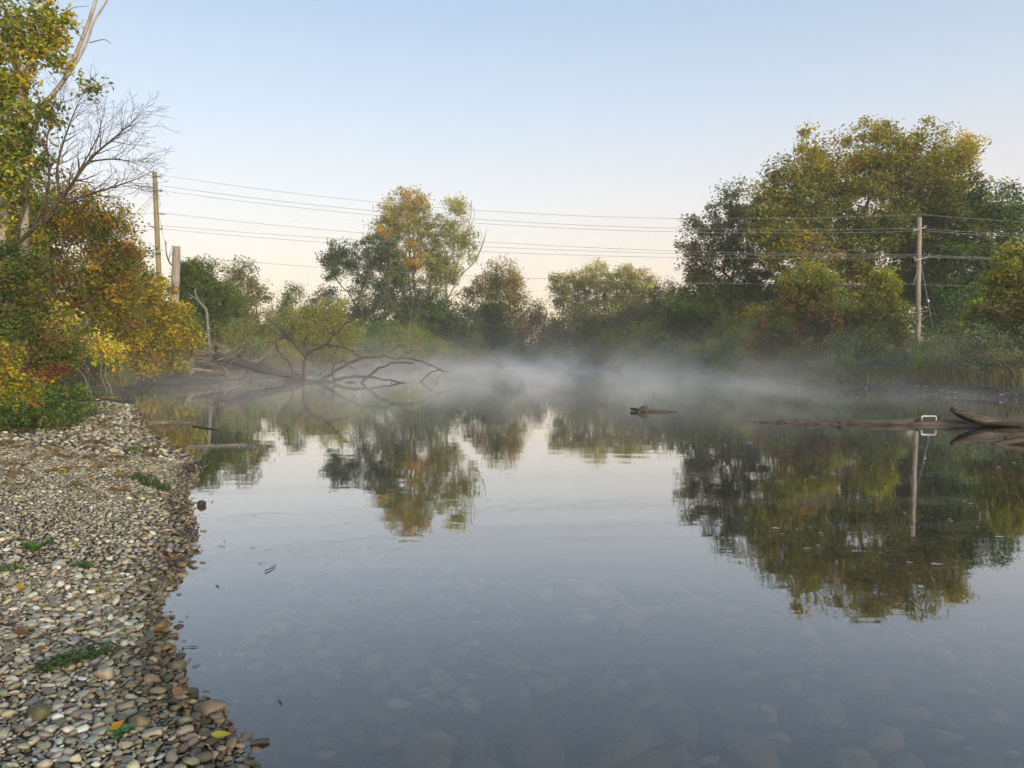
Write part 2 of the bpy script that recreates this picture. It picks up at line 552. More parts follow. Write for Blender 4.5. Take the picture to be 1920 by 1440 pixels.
def skeleton(stems, tips, r_base, rg, step=0.6, jit=0.08):
    """grow limbs from the stems to every twig end; returns frustum arrays"""
    nodes = []; par = []; plen = []
    for st in stems:
        last = -1
        for q in st:
            nodes.append(q); par.append(last)
            plen.append(0 if last < 0 else plen[last] + np.linalg.norm(q - nodes[last]))
            last = len(nodes) - 1
    base = stems[0][0]
    dist = np.linalg.norm(tips - np.array([np.mean([s[-1] for s in stems], axis=0)]), axis=1)
    tip_nodes = []
    arr = np.array(nodes)
    buf = np.zeros((len(nodes) + len(tips) * 14 + 10, 3)); buf[:len(nodes)] = arr
    pl = np.zeros(len(buf)); pl[:len(nodes)] = plen
    cnt = len(nodes)
    first_ok = np.zeros(len(buf), bool)
    k0 = 0
    for st in stems:
        k0 += len(st)
    first_ok[:] = True
    # the lowest third of each stem carries no limbs
    k = 0
    for st in stems:
        m_ = len(st)
        first_ok[k:k + max(1, int(m_ * 0.3))] = False
        k += m_
    for ti in np.argsort(dist):
        tp_ = tips[ti]
        dv = tp_[None] - buf[:cnt]
        dd = np.linalg.norm(dv, axis=1)
        cost = dd + 0.22 * pl[:cnt] + 1.2 * np.maximum(-dv[:, 2], 0) + np.where(first_ok[:cnt], 0, 1e3)
        j = int(np.argmin(cost))
        L = dd[j]
        m_ = int(min(8, max(1, round(L / step))))
        last = j
        a = buf[j].copy()
        bow = np.array([0, 0, -0.10 * L])
        for i in range(1, m_ + 1):
            f = i / m_
            q = a + (tp_ - a) * f + bow * math.sin(f * math.pi) + (rg.normal(0, jit, 3) * min(1, L) if i < m_ else 0)
            buf[cnt] = q; pl[cnt] = pl[last] + np.linalg.norm(q - buf[last]); par.append(last)
            last = cnt
            cnt += 1
        tip_nodes.append(last)
    tips_n = np.zeros(cnt)
    tips_n[tip_nodes] = 1
    for i in range(cnt - 1, -1, -1):
        if par[i] >= 0:
            tips_n[par[i]] += tips_n[i]
    tips_n = np.maximum(tips_n, 0.6)
    # a stem's top keeps some girth
    R = r_base * (tips_n / max(tips_n.max(), 1)) ** 0.5
    R = np.maximum(R, 0.006)
    ch = [i for i in range(cnt) if par[i] >= 0]
    pi = [par[i] for i in ch]
    r0 = np.minimum(R[pi], R[ch] * 1.6)
    return buf[pi], buf[ch], r0, R[ch]

TRIS = [0]
def tree(name, label, cat, bx, D, lobes, palette, n_clumps=200, n_leaf=50, leaf=0.18, rc=0.6, r=0.25, bark='bark_brown', seed=1,
         n_stems=1, top=None, group=None, k=5, depth=0.8, fill=0.42, base_z=None, up=0.5, aspect=0.62, step=0.6, freq=0.35, flat_=0.75, trunk_name='trunk'):
    rg = np.random.default_rng(seed)
    X = at(bx, 660, D)[0]
    bz = h1(X, D) if base_z is None else base_z
    base = np.array([X, D, bz - 0.15])
    cs = []; rs = []; wt = []
    for lb in lobes:
        px, py, rx, ry = lb[:4]
        dD = lb[4] if len(lb) > 4 else 0.0
        DD = D + dD
        c = at(px, py, DD)
        sx = rx * DD / F; sz = ry * DD / F
        cs.append(c); rs.append((sx, sx * depth, sz)); wt.append(sx * sz)
    wt = np.array(wt) / sum(wt)
    tips = []
    for c, rr, q in zip(cs, rs, wt):
        m_ = max(4, int(n_clumps * q))
        v = rg.normal(0, 1, (m_, 3)); v /= np.linalg.norm(v, axis=1, keepdims=True)
        rad = rg.random(m_) ** fill
        wob = 1 + 0.14 * np.sin(v[:, 0] * 5 + seed) * np.cos(v[:, 2] * 6 + seed) + rg.normal(0, 0.07, m_)
        q_ = c + v * np.array(rr) * (rad * wob)[:, None]
        tips.append(q_)
    tips = np.concatenate(tips)
    tips[:, 2] = np.maximum(tips[:, 2], hgt(tips[:, 0], tips[:, 1]).clip(0) + 0.25)
    cen = tips.mean(axis=0)
    ztop = np.percentile(tips[:, 2], 80)
    stems = []
    for s in range(n_stems):
        if n_stems == 1:
            tgt = np.array([cen[0] * 0.7 + base[0] * 0.3, cen[1] * 0.7 + base[1] * 0.3, base[2] + (ztop - base[2]) * 0.72])
            b0 = base
        else:
            tgt = tips[rg.integers(len(tips))] * 0.75 + cen * 0.25
            tgt[2] = base[2] + (max(tgt[2], cen[2]) - base[2]) * 0.75
            b0 = base + np.array([rg.normal(0, 0.25), rg.normal(0, 0.25), 0])
        H = tgt - b0
        m_ = max(4, int(np.linalg.norm(H) / step))
        st = [b0 + H * (i / m_) + (np.array([rg.normal(0, 0.06), rg.normal(0, 0.06), 0]) * (1 if i else 0)) for i in range(m_ + 1)]
        stems.append(st)
    P0, P1, R0, R1 = skeleton(stems, tips, r / math.sqrt(n_stems) if n_stems > 1 else r, rg, step)
    V, Fc = frustums(P0, P1, R0, R1, k)
    root = thing(name, label, cat, base, group)
    obj(trunk_name, new_mesh(trunk_name, V - base, Fc, True), M[bark], root)
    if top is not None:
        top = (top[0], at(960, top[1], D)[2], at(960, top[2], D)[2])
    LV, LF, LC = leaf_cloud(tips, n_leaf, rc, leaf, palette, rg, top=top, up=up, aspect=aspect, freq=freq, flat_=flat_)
    obj('crown', new_mesh('crown', LV - base, LF, False, LC), M['leaf'], root)
    TRIS[0] += len(Fc) * 2 + len(LF) * 2
    return root

# --- right bank, the big trees
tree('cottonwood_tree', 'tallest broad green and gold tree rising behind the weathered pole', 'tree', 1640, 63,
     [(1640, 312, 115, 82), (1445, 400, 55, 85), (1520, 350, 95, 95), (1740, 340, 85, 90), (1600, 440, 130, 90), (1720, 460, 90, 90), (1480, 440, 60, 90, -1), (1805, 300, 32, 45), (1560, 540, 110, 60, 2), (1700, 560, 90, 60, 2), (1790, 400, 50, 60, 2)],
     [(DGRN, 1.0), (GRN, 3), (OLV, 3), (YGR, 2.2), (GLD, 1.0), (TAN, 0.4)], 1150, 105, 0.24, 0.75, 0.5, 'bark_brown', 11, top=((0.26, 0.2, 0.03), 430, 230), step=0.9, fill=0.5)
tree('cottonwood_tree', 'lower grey-green tree on the river side of the tallest tree', 'tree', 1370, 70,
     [(1370, 420, 55, 75), (1400, 520, 65, 80), (1310, 480, 35, 80), (1330, 570, 60, 60), (1430, 590, 60, 50), (1370, 620, 90, 50, 1)],
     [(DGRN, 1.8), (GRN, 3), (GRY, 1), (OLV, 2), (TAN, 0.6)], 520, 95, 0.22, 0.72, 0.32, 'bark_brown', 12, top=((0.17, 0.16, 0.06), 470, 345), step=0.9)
tree('broadleaf_tree', 'deep green tree at the outer side of the weathered pole', 'tree', 1850, 58,
     [(1860, 410, 60, 70), (1810, 480, 60, 70), (1890, 500, 60, 70), (1780, 560, 60, 70), (1860, 590, 80, 60)],
     [(DGRN, 4), (GRN, 2), (OLV, 0.5)], 480, 85, 0.22, 0.68, 0.3, 'bark_brown', 13, step=0.9)
tree('broadleaf_tree', 'dark green tree deep in the wood behind the weathered pole', 'tree', 1960, 66,
     [(1960, 470, 80, 90), (2010, 560, 80, 80), (1930, 570, 60, 80)],
     [(DGRN, 4), (GRN, 2)], 260, 70, 0.22, 0.8, 0.3, 'bark_brown', 14, step=0.9)
tree('sycamore_tree', 'rounded rusty-green young tree with bright green top beside the weathered pole', 'tree', 1515, 47,
     [(1515, 545, 55, 50), (1500, 610, 80, 55), (1570, 620, 50, 50), (1450, 650, 50, 35)],
     [(OLV, 2.5), (BRN, 2.5), (GRN, 1.5), (RST, 0.8)], 360, 75, 0.19, 0.42, 0.16, 'bark_grey', 15, n_stems=3, top=((0.2, 0.21, 0.03), 545, 495))
tree('sycamore_tree', 'slim yellow-green young tree close by the weathered pole', 'tree', 1650, 46,
     [(1655, 540, 32, 42), (1640, 600, 45, 50), (1672, 612, 26, 42), (1620, 640, 40, 30)],
     [(YGR, 1.5), (OLV, 2), (GRN, 2), (BRN, 1), (RST, 0.6)], 240, 60, 0.19, 0.45, 0.14, 'bark_grey', 16, n_stems=3, top=((0.24, 0.24, 0.03), 570, 510))
tree('sycamore_tree', 'large-leaved golden green tree leaning over the stony far shore', 'tree', 1915, 36,
     [(1905, 520, 60, 55), (1880, 600, 75, 60), (1950, 600, 70, 90), (1900, 680, 80, 50)],
     [(OLV, 2.5), (YGR, 1.5), (GRN, 2), (BRN, 1.5), (RST, 0.6)], 420, 65, 0.19, 0.45, 0.18, 'bark_grey', 17, n_stems=3, top=((0.2, 0.19, 0.03), 600, 480))

tree('cottonwood_tree', 'added tree coloured orange-gold as sunlit leaves behind the tallest tree', 'tree', 1770, 68,
     [(1700, 395, 45, 28), (1765, 345, 50, 30), (1815, 275, 24, 28), (1745, 415, 40, 30), (1660, 430, 40, 30)],
     [((0.5, 0.27, 0.03), 2), (ORG, 1), (YEL, 1.5)], 170, 60, 0.2, 0.6, 0.25, 'bark_brown', 18, step=1.0)  # extra crown put in for a sunlit patch; warm sunlight painted as orange leaves

# --- far end of the river
tree('poplar_grove', 'distant rounded grove with gold tops painted sunlit-pale at the river bend', 'tree', 1140, 128,
     [(1130, 530, 60, 42), (1190, 540, 45, 45), (1080, 565, 45, 50), (1140, 610, 90, 55), (1050, 540, 20, 30)],
     [(OLV, 2), (GRY, 2), (GRN, 1.5), (TAN, 1), (PAL, 1)], 520, 75, 0.32, 0.95, 0.4, 'bark_brown', 21, n_stems=4, top=((0.4, 0.33, 0.09), 560, 487), step=1.5)  # top tint: gold leaves, with low sun on the tops painted in
tree('ash_tree', 'brownish bare-looking small tree beside the distant rounded grove', 'tree', 1240, 90,
     [(1240, 560, 45, 40), (1200, 600, 50, 45), (1285, 590, 40, 50), (1240, 640, 70, 40)],
     [(BRN, 2.5), (TAN, 2), (GRY, 2), (OLV, 1)], 260, 55, 0.22, 0.8, 0.22, 'bark_grey', 22, n_stems=3, step=1.1)
tree('ash_tree', 'tan and yellow-green tree between the tall poplar and the grove', 'tree', 935, 112,
     [(940, 520, 35, 38), (900, 560, 35, 45), (965, 560, 28, 50), (930, 620, 60, 55)],
     [(BRN, 0.8), (GLD, 1), (TAN, 1.5), (OLV, 2.5), (YGR, 2)], 360, 50, 0.28, 1.0, 0.25, 'bark_brown', 23, n_stems=3, top=((0.3, 0.2, 0.08), 560, 490), step=1.3)
tree('cedar_tree', 'small dark green cone-shaped tree in front of the tan and yellow-green tree', 'tree', 925, 106,
     [(927, 530, 14, 28), (925, 580, 26, 40), (925, 630, 36, 40)],
     [(DGRN, 3), (GRN, 1.5), (OLV, 1)], 160, 60, 0.24, 0.8, 0.2, 'bark_brown', 24, step=1.3)
tree('poplar_tree', 'tall open poplar with pale gold leaves behind the leaning willow', 'tree', 790, 112,
     [(750, 400, 42, 42), (720, 440, 35, 40), (790, 440, 40, 50), (775, 390, 30, 30), (760, 500, 55, 40), (815, 500, 25, 50)],
     [(ORG, 0.5), (GLD, 1.6), (OLV, 2), (YGR, 2), (PAL, 2)], 480, 60, 0.28, 0.8, 0.4, 'bark_brown', 25, n_stems=5, top=((0.3, 0.22, 0.055), 440, 355), step=1.3, fill=0.5)
sparse = tree('poplar_tree', 'tall sparse poplar with yellow-green leaves and bare side limbs', 'tree', 835, 110,
     [(855, 390, 26, 28), (840, 440, 28, 50), (870, 460, 28, 40), (835, 520, 30, 50)],
     [(YGR, 2), (PAL, 2), (OLV, 2)], 210, 45, 0.28, 0.85, 0.3, 'bark_pale', 26, n_stems=4, top=((0.3, 0.28, 0.07), 440, 365), step=1.3, fill=0.55)
tree('willow_tree', 'dark grey-green willow with a leaning rounded crown at the bend', 'tree', 710, 98,
     [(665, 490, 45, 40), (630, 490, 28, 42), (720, 470, 40, 45), (720, 550, 55, 70), (675, 590, 45, 50), (790, 590, 50, 70), (740, 640, 70, 50)],
     [(DGRN, 3), (GRY, 2.5), (GRN, 1.5)], 560, 80, 0.25, 0.72, 0.35, 'bark_grey', 27, n_stems=4, step=1.2)
tree('ash_tree', 'distant bluish tree peeping past the willow crown', 'tree', 610, 140,
     [(612, 560, 26, 26), (585, 580, 20, 20), (610, 610, 45, 35)],
     [(GRY, 3), (DGRN, 1), (BRN, 1)], 140, 40, 0.35, 1.1, 0.25, 'bark_brown', 28, n_stems=3, step=1.5)
tree('locust_tree', 'feathery pale yellow-green tree overhanging the fallen dead tree', 'tree', 600, 68,
     [(620, 590, 35, 35), (590, 620, 40, 35), (650, 625, 32, 30), (560, 600, 35, 35), (610, 650, 50, 25)],
     [(YGR, 3), (OLV, 2), (TAN, 1), (PAL, 1)], 280, 60, 0.16, 0.55, 0.16, 'bark_brown', 29, n_stems=4, step=0.9)
tree('locust_tree', 'small pointed green tree left of the feathery yellow-green one', 'tree', 545, 82,
     [(548, 555, 22, 20), (535, 590, 35, 35), (520, 630, 50, 40)],
     [(OLV, 2), (GRN, 2), (GRY, 1.5)], 190, 50, 0.2, 0.7, 0.16, 'bark_brown', 30, n_stems=3, step=1.0)
tree('broadleaf_tree', 'dense dark green tree beside the tall sawn-off trunk', 'tree', 380, 60,
     [(370, 510, 32, 28), (345, 545, 22, 35), (385, 560, 45, 45), (420, 570, 35, 40), (390, 610, 50, 35)],
     [(DGRN, 3), (GRN, 2), (OLV, 1)], 320, 85, 0.18, 0.6, 0.25, 'bark_brown', 31, n_stems=2, step=0.8)
tree('ash_tree', 'lacy half-bare olive tree beside the dense dark green one', 'tree', 450, 66,
     [(445, 515, 40, 30), (470, 550, 38, 30), (440, 570, 45, 40), (470, 610, 50, 45)],
     [(GRY, 2), (OLV, 2), (TAN, 1.5), (GRN, 1)], 300, 40, 0.17, 0.6, 0.2, 'bark_brown', 32, n_stems=3, step=0.8, fill=0.5)

tree('hawthorn_tree', 'dark blue-green thorn tree under the tall open poplar', 'tree', 800, 100,
     [(790, 600, 50, 55), (850, 610, 45, 50), (760, 650, 55, 35), (840, 655, 60, 30)],
     [(DGRN, 2.5), (GRY, 2.5), (OLV, 1)], 300, 70, 0.25, 0.9, 0.22, 'bark_brown', 33, n_stems=4, step=1.2)
tree('hawthorn_tree', 'low olive and brown thorn tree right of the cone-shaped tree', 'tree', 985, 116,
     [(985, 610, 40, 35), (1020, 620, 35, 40), (960, 650, 55, 35), (1030, 655, 50, 30), (1010, 585, 12, 22)],
     [(OLV, 2), (BRN, 2), (TAN, 1), (GRN, 1)], 280, 60, 0.28, 1.0, 0.22, 'bark_brown', 34, n_stems=4, step=1.3)
tree('hawthorn_tree', 'broad tan and olive thorn tree in front of the distant grove', 'tree', 1120, 100,
     [(1110, 620, 55, 45), (1170, 630, 55, 45), (1060, 635, 40, 40), (1120, 660, 90, 25)],
     [(TAN, 2), (OLV, 2.5), (BRN, 1.5), (GRY, 1.5)], 340, 65, 0.24, 0.9, 0.22, 'bark_brown', 35, n_stems=5, step=1.2)
tree('hawthorn_tree', 'deep green thorn tree at the foot of the lower grey-green tree', 'tree', 1300, 76,
     [(1290, 600, 45, 40), (1340, 630, 55, 40), (1260, 640, 50, 35)],
     [(DGRN, 3), (GRN, 1.5), (GRY, 1.5)], 280, 70, 0.19, 0.7, 0.2, 'bark_brown', 36, n_stems=4, step=1.0)

# --- left bank
maple = tree('maple_tree', 'yellow-leaved maple with pale trunk towering over the gravel bank', 'tree', 20, 24,
     [(20, 60, 75, 80, -1.5), (-60, 150, 90, 110, -1), (15, 180, 55, 70, -1.5), (30, 270, 55, 60, -1.5), (-50, 350, 90, 90), (80, 60, 40, 60, -1), (40, 350, 60, 60, -1), (95, 200, 25, 40, -1), (30, 430, 60, 60), (118, 60, 22, 35, -1), (110, 120, 20, 20, -1), (165, 165, 14, 14, -0.5)],
     [((0.29, 0.235, 0.02), 3), (YEL, 0.8), (OLV, 2.5), (YGR, 3), (GRN, 1.6)], 560, 30, 0.15, 0.36, 0.2, 'bark_pale', 41, step=0.5, fill=0.5)
tree('boxelder_tree', 'rusty olive twiggy tree massed behind the golden bush', 'tree', 150, 31,
     [(190, 420, 60, 55), (120, 400, 70, 70), (60, 460, 70, 90), (230, 480, 55, 60), (150, 520, 90, 70), (40, 580, 80, 70), (200, 570, 60, 50)],
     [(BRN, 3.4), (OLV, 2.4), (GLD, 1.3), (RST, 1.2), (GRN, 0.8), (DGRN, 0.6)], 760, 55, 0.125, 0.45, 0.2, 'bark_brown', 42, n_stems=5, step=0.5, fill=0.5)
tree('boxelder_tree', 'golden yellow bushy tree overhanging the driftwood pile', 'tree', 196, 38.5,
     [(280, 560, 60, 55), (310, 620, 60, 45), (240, 600, 70, 60), (200, 640, 60, 45), (270, 660, 60, 35), (345, 635, 32, 32), (230, 500, 45, 50), (330, 590, 35, 35), (230, 690, 70, 22), (310, 685, 45, 22)],
     [(YEL, 1.6), (GLD, 3.0), (OLV, 2.4), (YGR, 1.4), (GRN, 0.7), (BRN, 1.4)], 640, 52, 0.145, 0.38, 0.18, 'bark_brown', 43, n_stems=5, step=0.5)
tree('sumac_shrub', 'dark green undergrowth shrub below the pale-trunked maple', 'shrub', 30, 22,
     [(30, 520, 60, 80), (-40, 560, 70, 100), (60, 620, 70, 60), (20, 680, 70, 50), (110, 650, 50, 50)],
     [(DGRN, 3), (GRN, 1.2), (OLV, 2), (BRN, 2)], 380, 50, 0.1, 0.35, 0.1, 'bark_brown', 44, n_stems=6, step=0.4)
tree('grape_shrub', 'straggly shrub with large pale yellow leaves in front of the golden tree', 'shrub', 190, 27,
     [(170, 640, 45, 30), (190, 670, 35, 30), (215, 650, 25, 25), (100, 600, 50, 30)],
     [(YEL, 3), ((0.45, 0.34, 0.06), 2), (GLD, 1.5), (YGR, 1)], 90, 16, 0.13, 0.35, 0.06, 'bark_grey', 45, n_stems=4, step=0.4)
tree('sumac_shrub', 'small shrub with bright red leaves above the green weeds', 'shrub', 85, 17.5,
     [(70, 708, 30, 18), (107, 695, 14, 12), (50, 725, 22, 14)],
     [(RED, 2.5), ((0.09, 0.012, 0.01), 2), (RST, 1), (OLV, 1)], 46, 14, 0.075, 0.17, 0.03, 'bark_brown', 46, n_stems=5, step=0.2)
tree('sumac_shrub', 'yellowing low shrub at the edge of the gravel by the red leaves', 'shrub', 10, 16,
     [(5, 690, 35, 45), (40, 735, 40, 28), (-30, 740, 40, 40)],
     [(GLD, 2), (YGR, 1.5), (GRN, 2), (RST, 1), (OLV, 2)], 130, 40, 0.09, 0.25, 0.05, 'bark_brown', 47, n_stems=5, step=0.3)

# --- bare limbs and bare trees
def px_path(pts, D, sub=4):
    return smooth_path([at(q[0], q[1], D + (q[2] if len(q) > 2 else 0)) for q in pts], sub)

def limb(root, pts, D, r0, r1, mat, seed=0, name='limb', k=7):
    P = px_path(pts, D)
    base = np.array(root.location)
    return obj(name, tube(P, np.linspace(r0, r1, len(P)), k, 0.05, seed, base), M[mat], root)

limb(maple, [(44, 520), (48, 330), (46, 210), (52, 130), (70, 70), (95, -20)], 23.4, 0.13, 0.06, 'bark_pale', 1)
limb(maple, [(52, 290), (75, 210), (120, 150), (145, 95), (165, 45), (182, -10), (190, -60)], 23.2, 0.085, 0.04, 'bark_pale', 2)
limb(maple, [(122, 148), (150, 105), (166, 70), (176, 40), (204, -5), (215, -40)], 23.1, 0.05, 0.025, 'bark_pale', 3)
limb(maple, [(168, 80), (195, 74), (208, 82)], 23.1, 0.015, 0.008, 'bark_grey', 4)
limb(maple, [(155, 73), (140, 55), (122, 28)], 23.1, 0.014, 0.007, 'bark_grey', 5)
limb(maple, [(120, 25), (140, 14), (168, 11)], 23.1, 0.014, 0.007, 'bark_grey', 6)
limb(sparse, [(840, 560), (862, 520), (890, 490), (905, 460), (912, 430)], 110, 0.13, 0.05, 'bark_pale', 7)
limb(sparse, [(850, 520), (868, 460), (882, 410), (884, 375)], 110, 0.12, 0.05, 'bark_pale', 8)
limb(sparse, [(895, 480), (906, 450), (898, 425)], 110, 0.06, 0.03, 'bark_pale', 9)
limb(sparse, [(882, 425), (890, 400), (880, 380)], 110, 0.05, 0.03, 'bark_pale', 10)

def twig_tree(name, label, D, limbs, r0, seed, mat, bx, levels=3, l0=1.6):
    rg = np.random.default_rng(seed)
    base = at(bx[0], bx[1], D); base[2] = h1(base[0], base[1])
    P0 = []; P1 = []; R0 = []; R1 = []
    def grow(p, d, L, r, lev):
        n_ = max(3, int(L / 0.16))
        q = p
        for i in range(n_):
            d = d + rg.normal(0, 0.10, 3) + np.array([0, 0, 0.015])
            d = d / np.linalg.norm(d)
            q2 = q + d * (L / n_)
            ra = r * (1 - 0.75 * i / n_); rb = r * (1 - 0.75 * (i + 1) / n_)
            P0.append(q); P1.append(q2); R0.append(ra); R1.append(rb)
            if lev < levels and i >= 1 and rg.random() < 0.78:
                a = rg.normal(0, 1, 3); a -= d * np.dot(a, d); a /= np.linalg.norm(a)
                an = rg.uniform(0.45, 0.85)
                grow(q2, d * math.cos(an) + a * math.sin(an), L * rg.uniform(0.35, 0.6), rb * 0.6, lev + 1)
            q = q2
    for li, (pts, ra, rb) in enumerate(limbs):
        P = px_path(pts, D, 5)
        R = np.linspace(ra, rb, len(P))
        for i in range(len(P) - 1):
            P0.append(P[i]); P1.append(P[i + 1]); R0.append(R[i]); R1.append(R[i + 1])
            if i > len(P) * 0.2:
                for _ in range(2):
                    d = P[i + 1] - P[i]; d /= np.linalg.norm(d)
                    a = rg.normal(0, 1, 3); a[1] *= 0.7; a -= d * np.dot(a, d); a /= np.linalg.norm(a)
                    an = rg.uniform(0.4, 0.9)
                    grow(P[i + 1], d * math.cos(an) + a * math.sin(an), l0 * rg.uniform(0.5, 1.1), R[i + 1] * 0.45, 1)
        d = P[-1] - P[-2]; grow(P[-1], d / np.linalg.norm(d), l0 * 0.8, rb, 1)
    V, Fc = frustums(np.array(P0), np.array(P1), np.maximum(R0, 0.004), np.maximum(R1, 0.0035), 4)
    root = thing(name, label, 'tree', base)
    obj('branches', new_mesh('branches', V - base, Fc, True), M[mat], root)
    nl = len(limbs)
    P = px_path([bx, limbs[0][0][0]], D, 3)
    P[0][2] -= 0.2
    P = np.vstack([base - np.array([0, 0, 0.2]), px_path(limbs[0][0][:1] * 1, D)[0]])
    obj('trunk', tube(resample(P, 0.5), np.linspace(limbs[0][1] * 1.25, limbs[0][1], len(resample(P, 0.5))), 8, 0.05, seed, base), M[mat], root)
    return root

twig_tree('bare_tree', 'leafless grey tree with fine upswept twigs above the rusty tree', 22.5,
          [([(-20, 500), (60, 432), (118, 368), (168, 300), (215, 258), (245, 232)], 0.085, 0.012),
           ([(112, 372), (108, 310), (128, 240), (148, 190)], 0.05, 0.012),
           ([(165, 303), (215, 298), (245, 304)], 0.03, 0.009),
           ([(70, 424), (140, 375), (215, 350), (258, 335)], 0.05, 0.012),
           ([(62, 430), (92, 340), (88, 260), (115, 195)], 0.05, 0.012),
           ([(128, 355), (178, 268), (190, 232)], 0.03, 0.01),
           ([(20, 465), (50, 380), (55, 300)], 0.05, 0.012)], 0.13, 5, 'bark_brown', (-60, 720), levels=3, l0=0.95)

def one_tube(name, label, cat, P, R, mat, seed=0, k=9, rough=0.07, group=None, flatten=1.0):
    P = np.asarray(P, float)
    base = P[0].copy()
    o = obj(name, tube(P, R, k, rough, seed, base, True, flatten), M[mat], None, base)
    return tag(o, label, cat, group)

# tall sawn-off trunk
D = 55
P = px_path([(326, 690), (327, 600), (328, 540), (330, 500), (331, 462)], D)
P[0][2] = min(P[0][2], h1(P[0][0], D) - 0.1)
snag = thing('snag', 'tall sawn-off dead trunk standing beside the leaning utility pole', 'dead tree', P[0])
obj('trunk', tube(P, np.linspace(0.32, 0.26, len(P)), 12, 0.03, 3, P[0]), M['pole_wood'], snag)
limb(snag, [(326, 500), (318, 492), (312, 475), (311, 452)], D, 0.06, 0.03, 'bark_brown', 4)
limb(snag, [(316, 488), (320, 472), (323, 458)], D, 0.025, 0.012, 'bark_brown', 5)
limb(snag, [(325, 478), (322, 476)], D, 0.07, 0.05, 'bark_brown', 6, 'stub')
# twisted barkless trunk
D = 52.5
P = px_path([(393, 660), (391, 630), (389, 600), (386, 580), (374, 566), (367, 552), (366, 540)], D)
P[0][2] = min(P[0][2], h1(P[0][0], D) - 0.1)
tw = thing('dead_tree', 'twisted barkless dead trunk rising out of the driftwood pile', 'dead tree', P[0])
obj('trunk', tube(P, np.linspace(0.13, 0.05, len(P)), 9, 0.14, 3, P[0]), M['bark_grey'], tw)
limb(tw, [(376, 568), (364, 558), (352, 549)], D, 0.05, 0.025, 'bark_grey', 4)
limb(tw, [(388, 595), (384, 578), (380, 560)], D, 0.05, 0.025, 'bark_grey', 5)
# pale thin tree at the bend
D = 84
P = px_path([(764, 668), (766, 640), (770, 600), (774, 570), (780, 540)], D)
P[0][2] = min(P[0][2], h1(P[0][0], D))
tw = thing('birch_tree', 'thin pale leafless sapling standing in front of the willow', 'tree', P[0])
obj('trunk', tube(P, np.linspace(0.05, 0.02, len(P)), 7, 0.05, 3, P[0]), M['bark_grey'], tw)
limb(tw, [(766, 640), (776, 622), (788, 606)], D, 0.03, 0.015, 'bark_grey', 4)
limb(tw, [(769, 610), (780, 594), (788, 580)], D, 0.03, 0.015, 'bark_grey', 5)
limb(tw, [(771, 596), (766, 580), (764, 566)], D, 0.02, 0.012, 'bark_grey', 6)

# ------------------------------------------------------------------ bank thickets
def shrub_proto(name, palette, seed, wdt=1.6, ht=2.2, clumps=70, per=45, leaf=0.1, rc=0.36, stems=7, bark='bark_brown'):
    rg = np.random.default_rng(seed)
    th = rg.uniform(0, 2 * np.pi, clumps); rr = rg.random(clumps) ** 0.5
    zz = rg.random(clumps) ** 0.8
    lim = np.sqrt(np.clip(1 - (zz - 0.25) ** 2 * 1.35, 0.05, 1)) * wdt
    tips = np.stack([np.cos(th) * rr * lim, np.sin(th) * rr * lim, 0.12 + zz * ht * rg.uniform(0.75, 1.12, clumps)], axis=1)
    st = []
    for s_ in range(stems):
        a = rg.uniform(0, 6.28); q = rg.uniform(0.1, 0.45) * wdt
        b0 = np.array([math.cos(a) * 0.12, math.sin(a) * 0.12, -0.1]); b1 = np.array([math.cos(a) * q, math.sin(a) * q, ht * rg.uniform(0.4, 0.75)])
        st.append([b0 + (b1 - b0) * i / 4 for i in range(5)])
    P0, P1, R0, R1 = skeleton(st, tips, 0.03, rg, 0.4)
    V, Fc = frustums(P0, P1, R0, R1, 4)
    LV, LF, LC = leaf_cloud(tips, per, rc, leaf, palette, rg, up=0.35, aspect=0.5, freq=1.2)
    LC = np.clip(LC * 1.55, 0, 0.6)
    return (name, new_mesh('stems', V, Fc, True), new_mesh('foliage', LV, LF, False, LC), bark)

PRO = {
    'grey': [shrub_proto('willow_shrub', [(GRY, 3), (DGRN, 2), (OLV, 1)], s_) for s_ in (1, 2)],
    'olive': [shrub_proto('dogwood_shrub', [(OLV, 2.5), (GRN, 2), (BRN, 1.2)], s_) for s_ in (3, 4)],
    'tan': [shrub_proto('goldenrod_clump', [(TAN, 2), (BRN, 2), (GRY, 1.5), (OLV, 1)], s_, ht=1.6, leaf=0.08, per=40) for s_ in (5, 6)],
    'dark': [shrub_proto('honeysuckle_shrub', [(DGRN, 3), (GRN, 2)], s_, ht=2.5) for s_ in (7, 8)],
    'rust': [shrub_proto('dogwood_shrub', [(RST, 1.2), (BRN, 2.5), (OLV, 2), (GLD, 0.7)], s_) for s_ in (9, 10)],
}
def put_shrub(kind, x, y, sc, rg, label, group):
    name, ms, mf, bark_ = PRO[kind][rg.integers(2)]
    z = h1(x, y)
    if x > 15 and y < 50 and abs(x / y - 0.528) < 0.045:
        sc = min(sc, 0.7)
    root = thing(name, label, 'shrub', (x, y, max(z, 0) - 0.03), group)
    root.rotation_euler = (0, 0, rg.uniform(0, 6.28))
    root.scale = (sc * rg.uniform(0.9, 1.25), sc * rg.uniform(0.9, 1.25), sc * rg.uniform(0.85, 1.2))
    obj('stems', ms, M[bark_], root)
    obj('foliage', mf, M['leaf'], root)

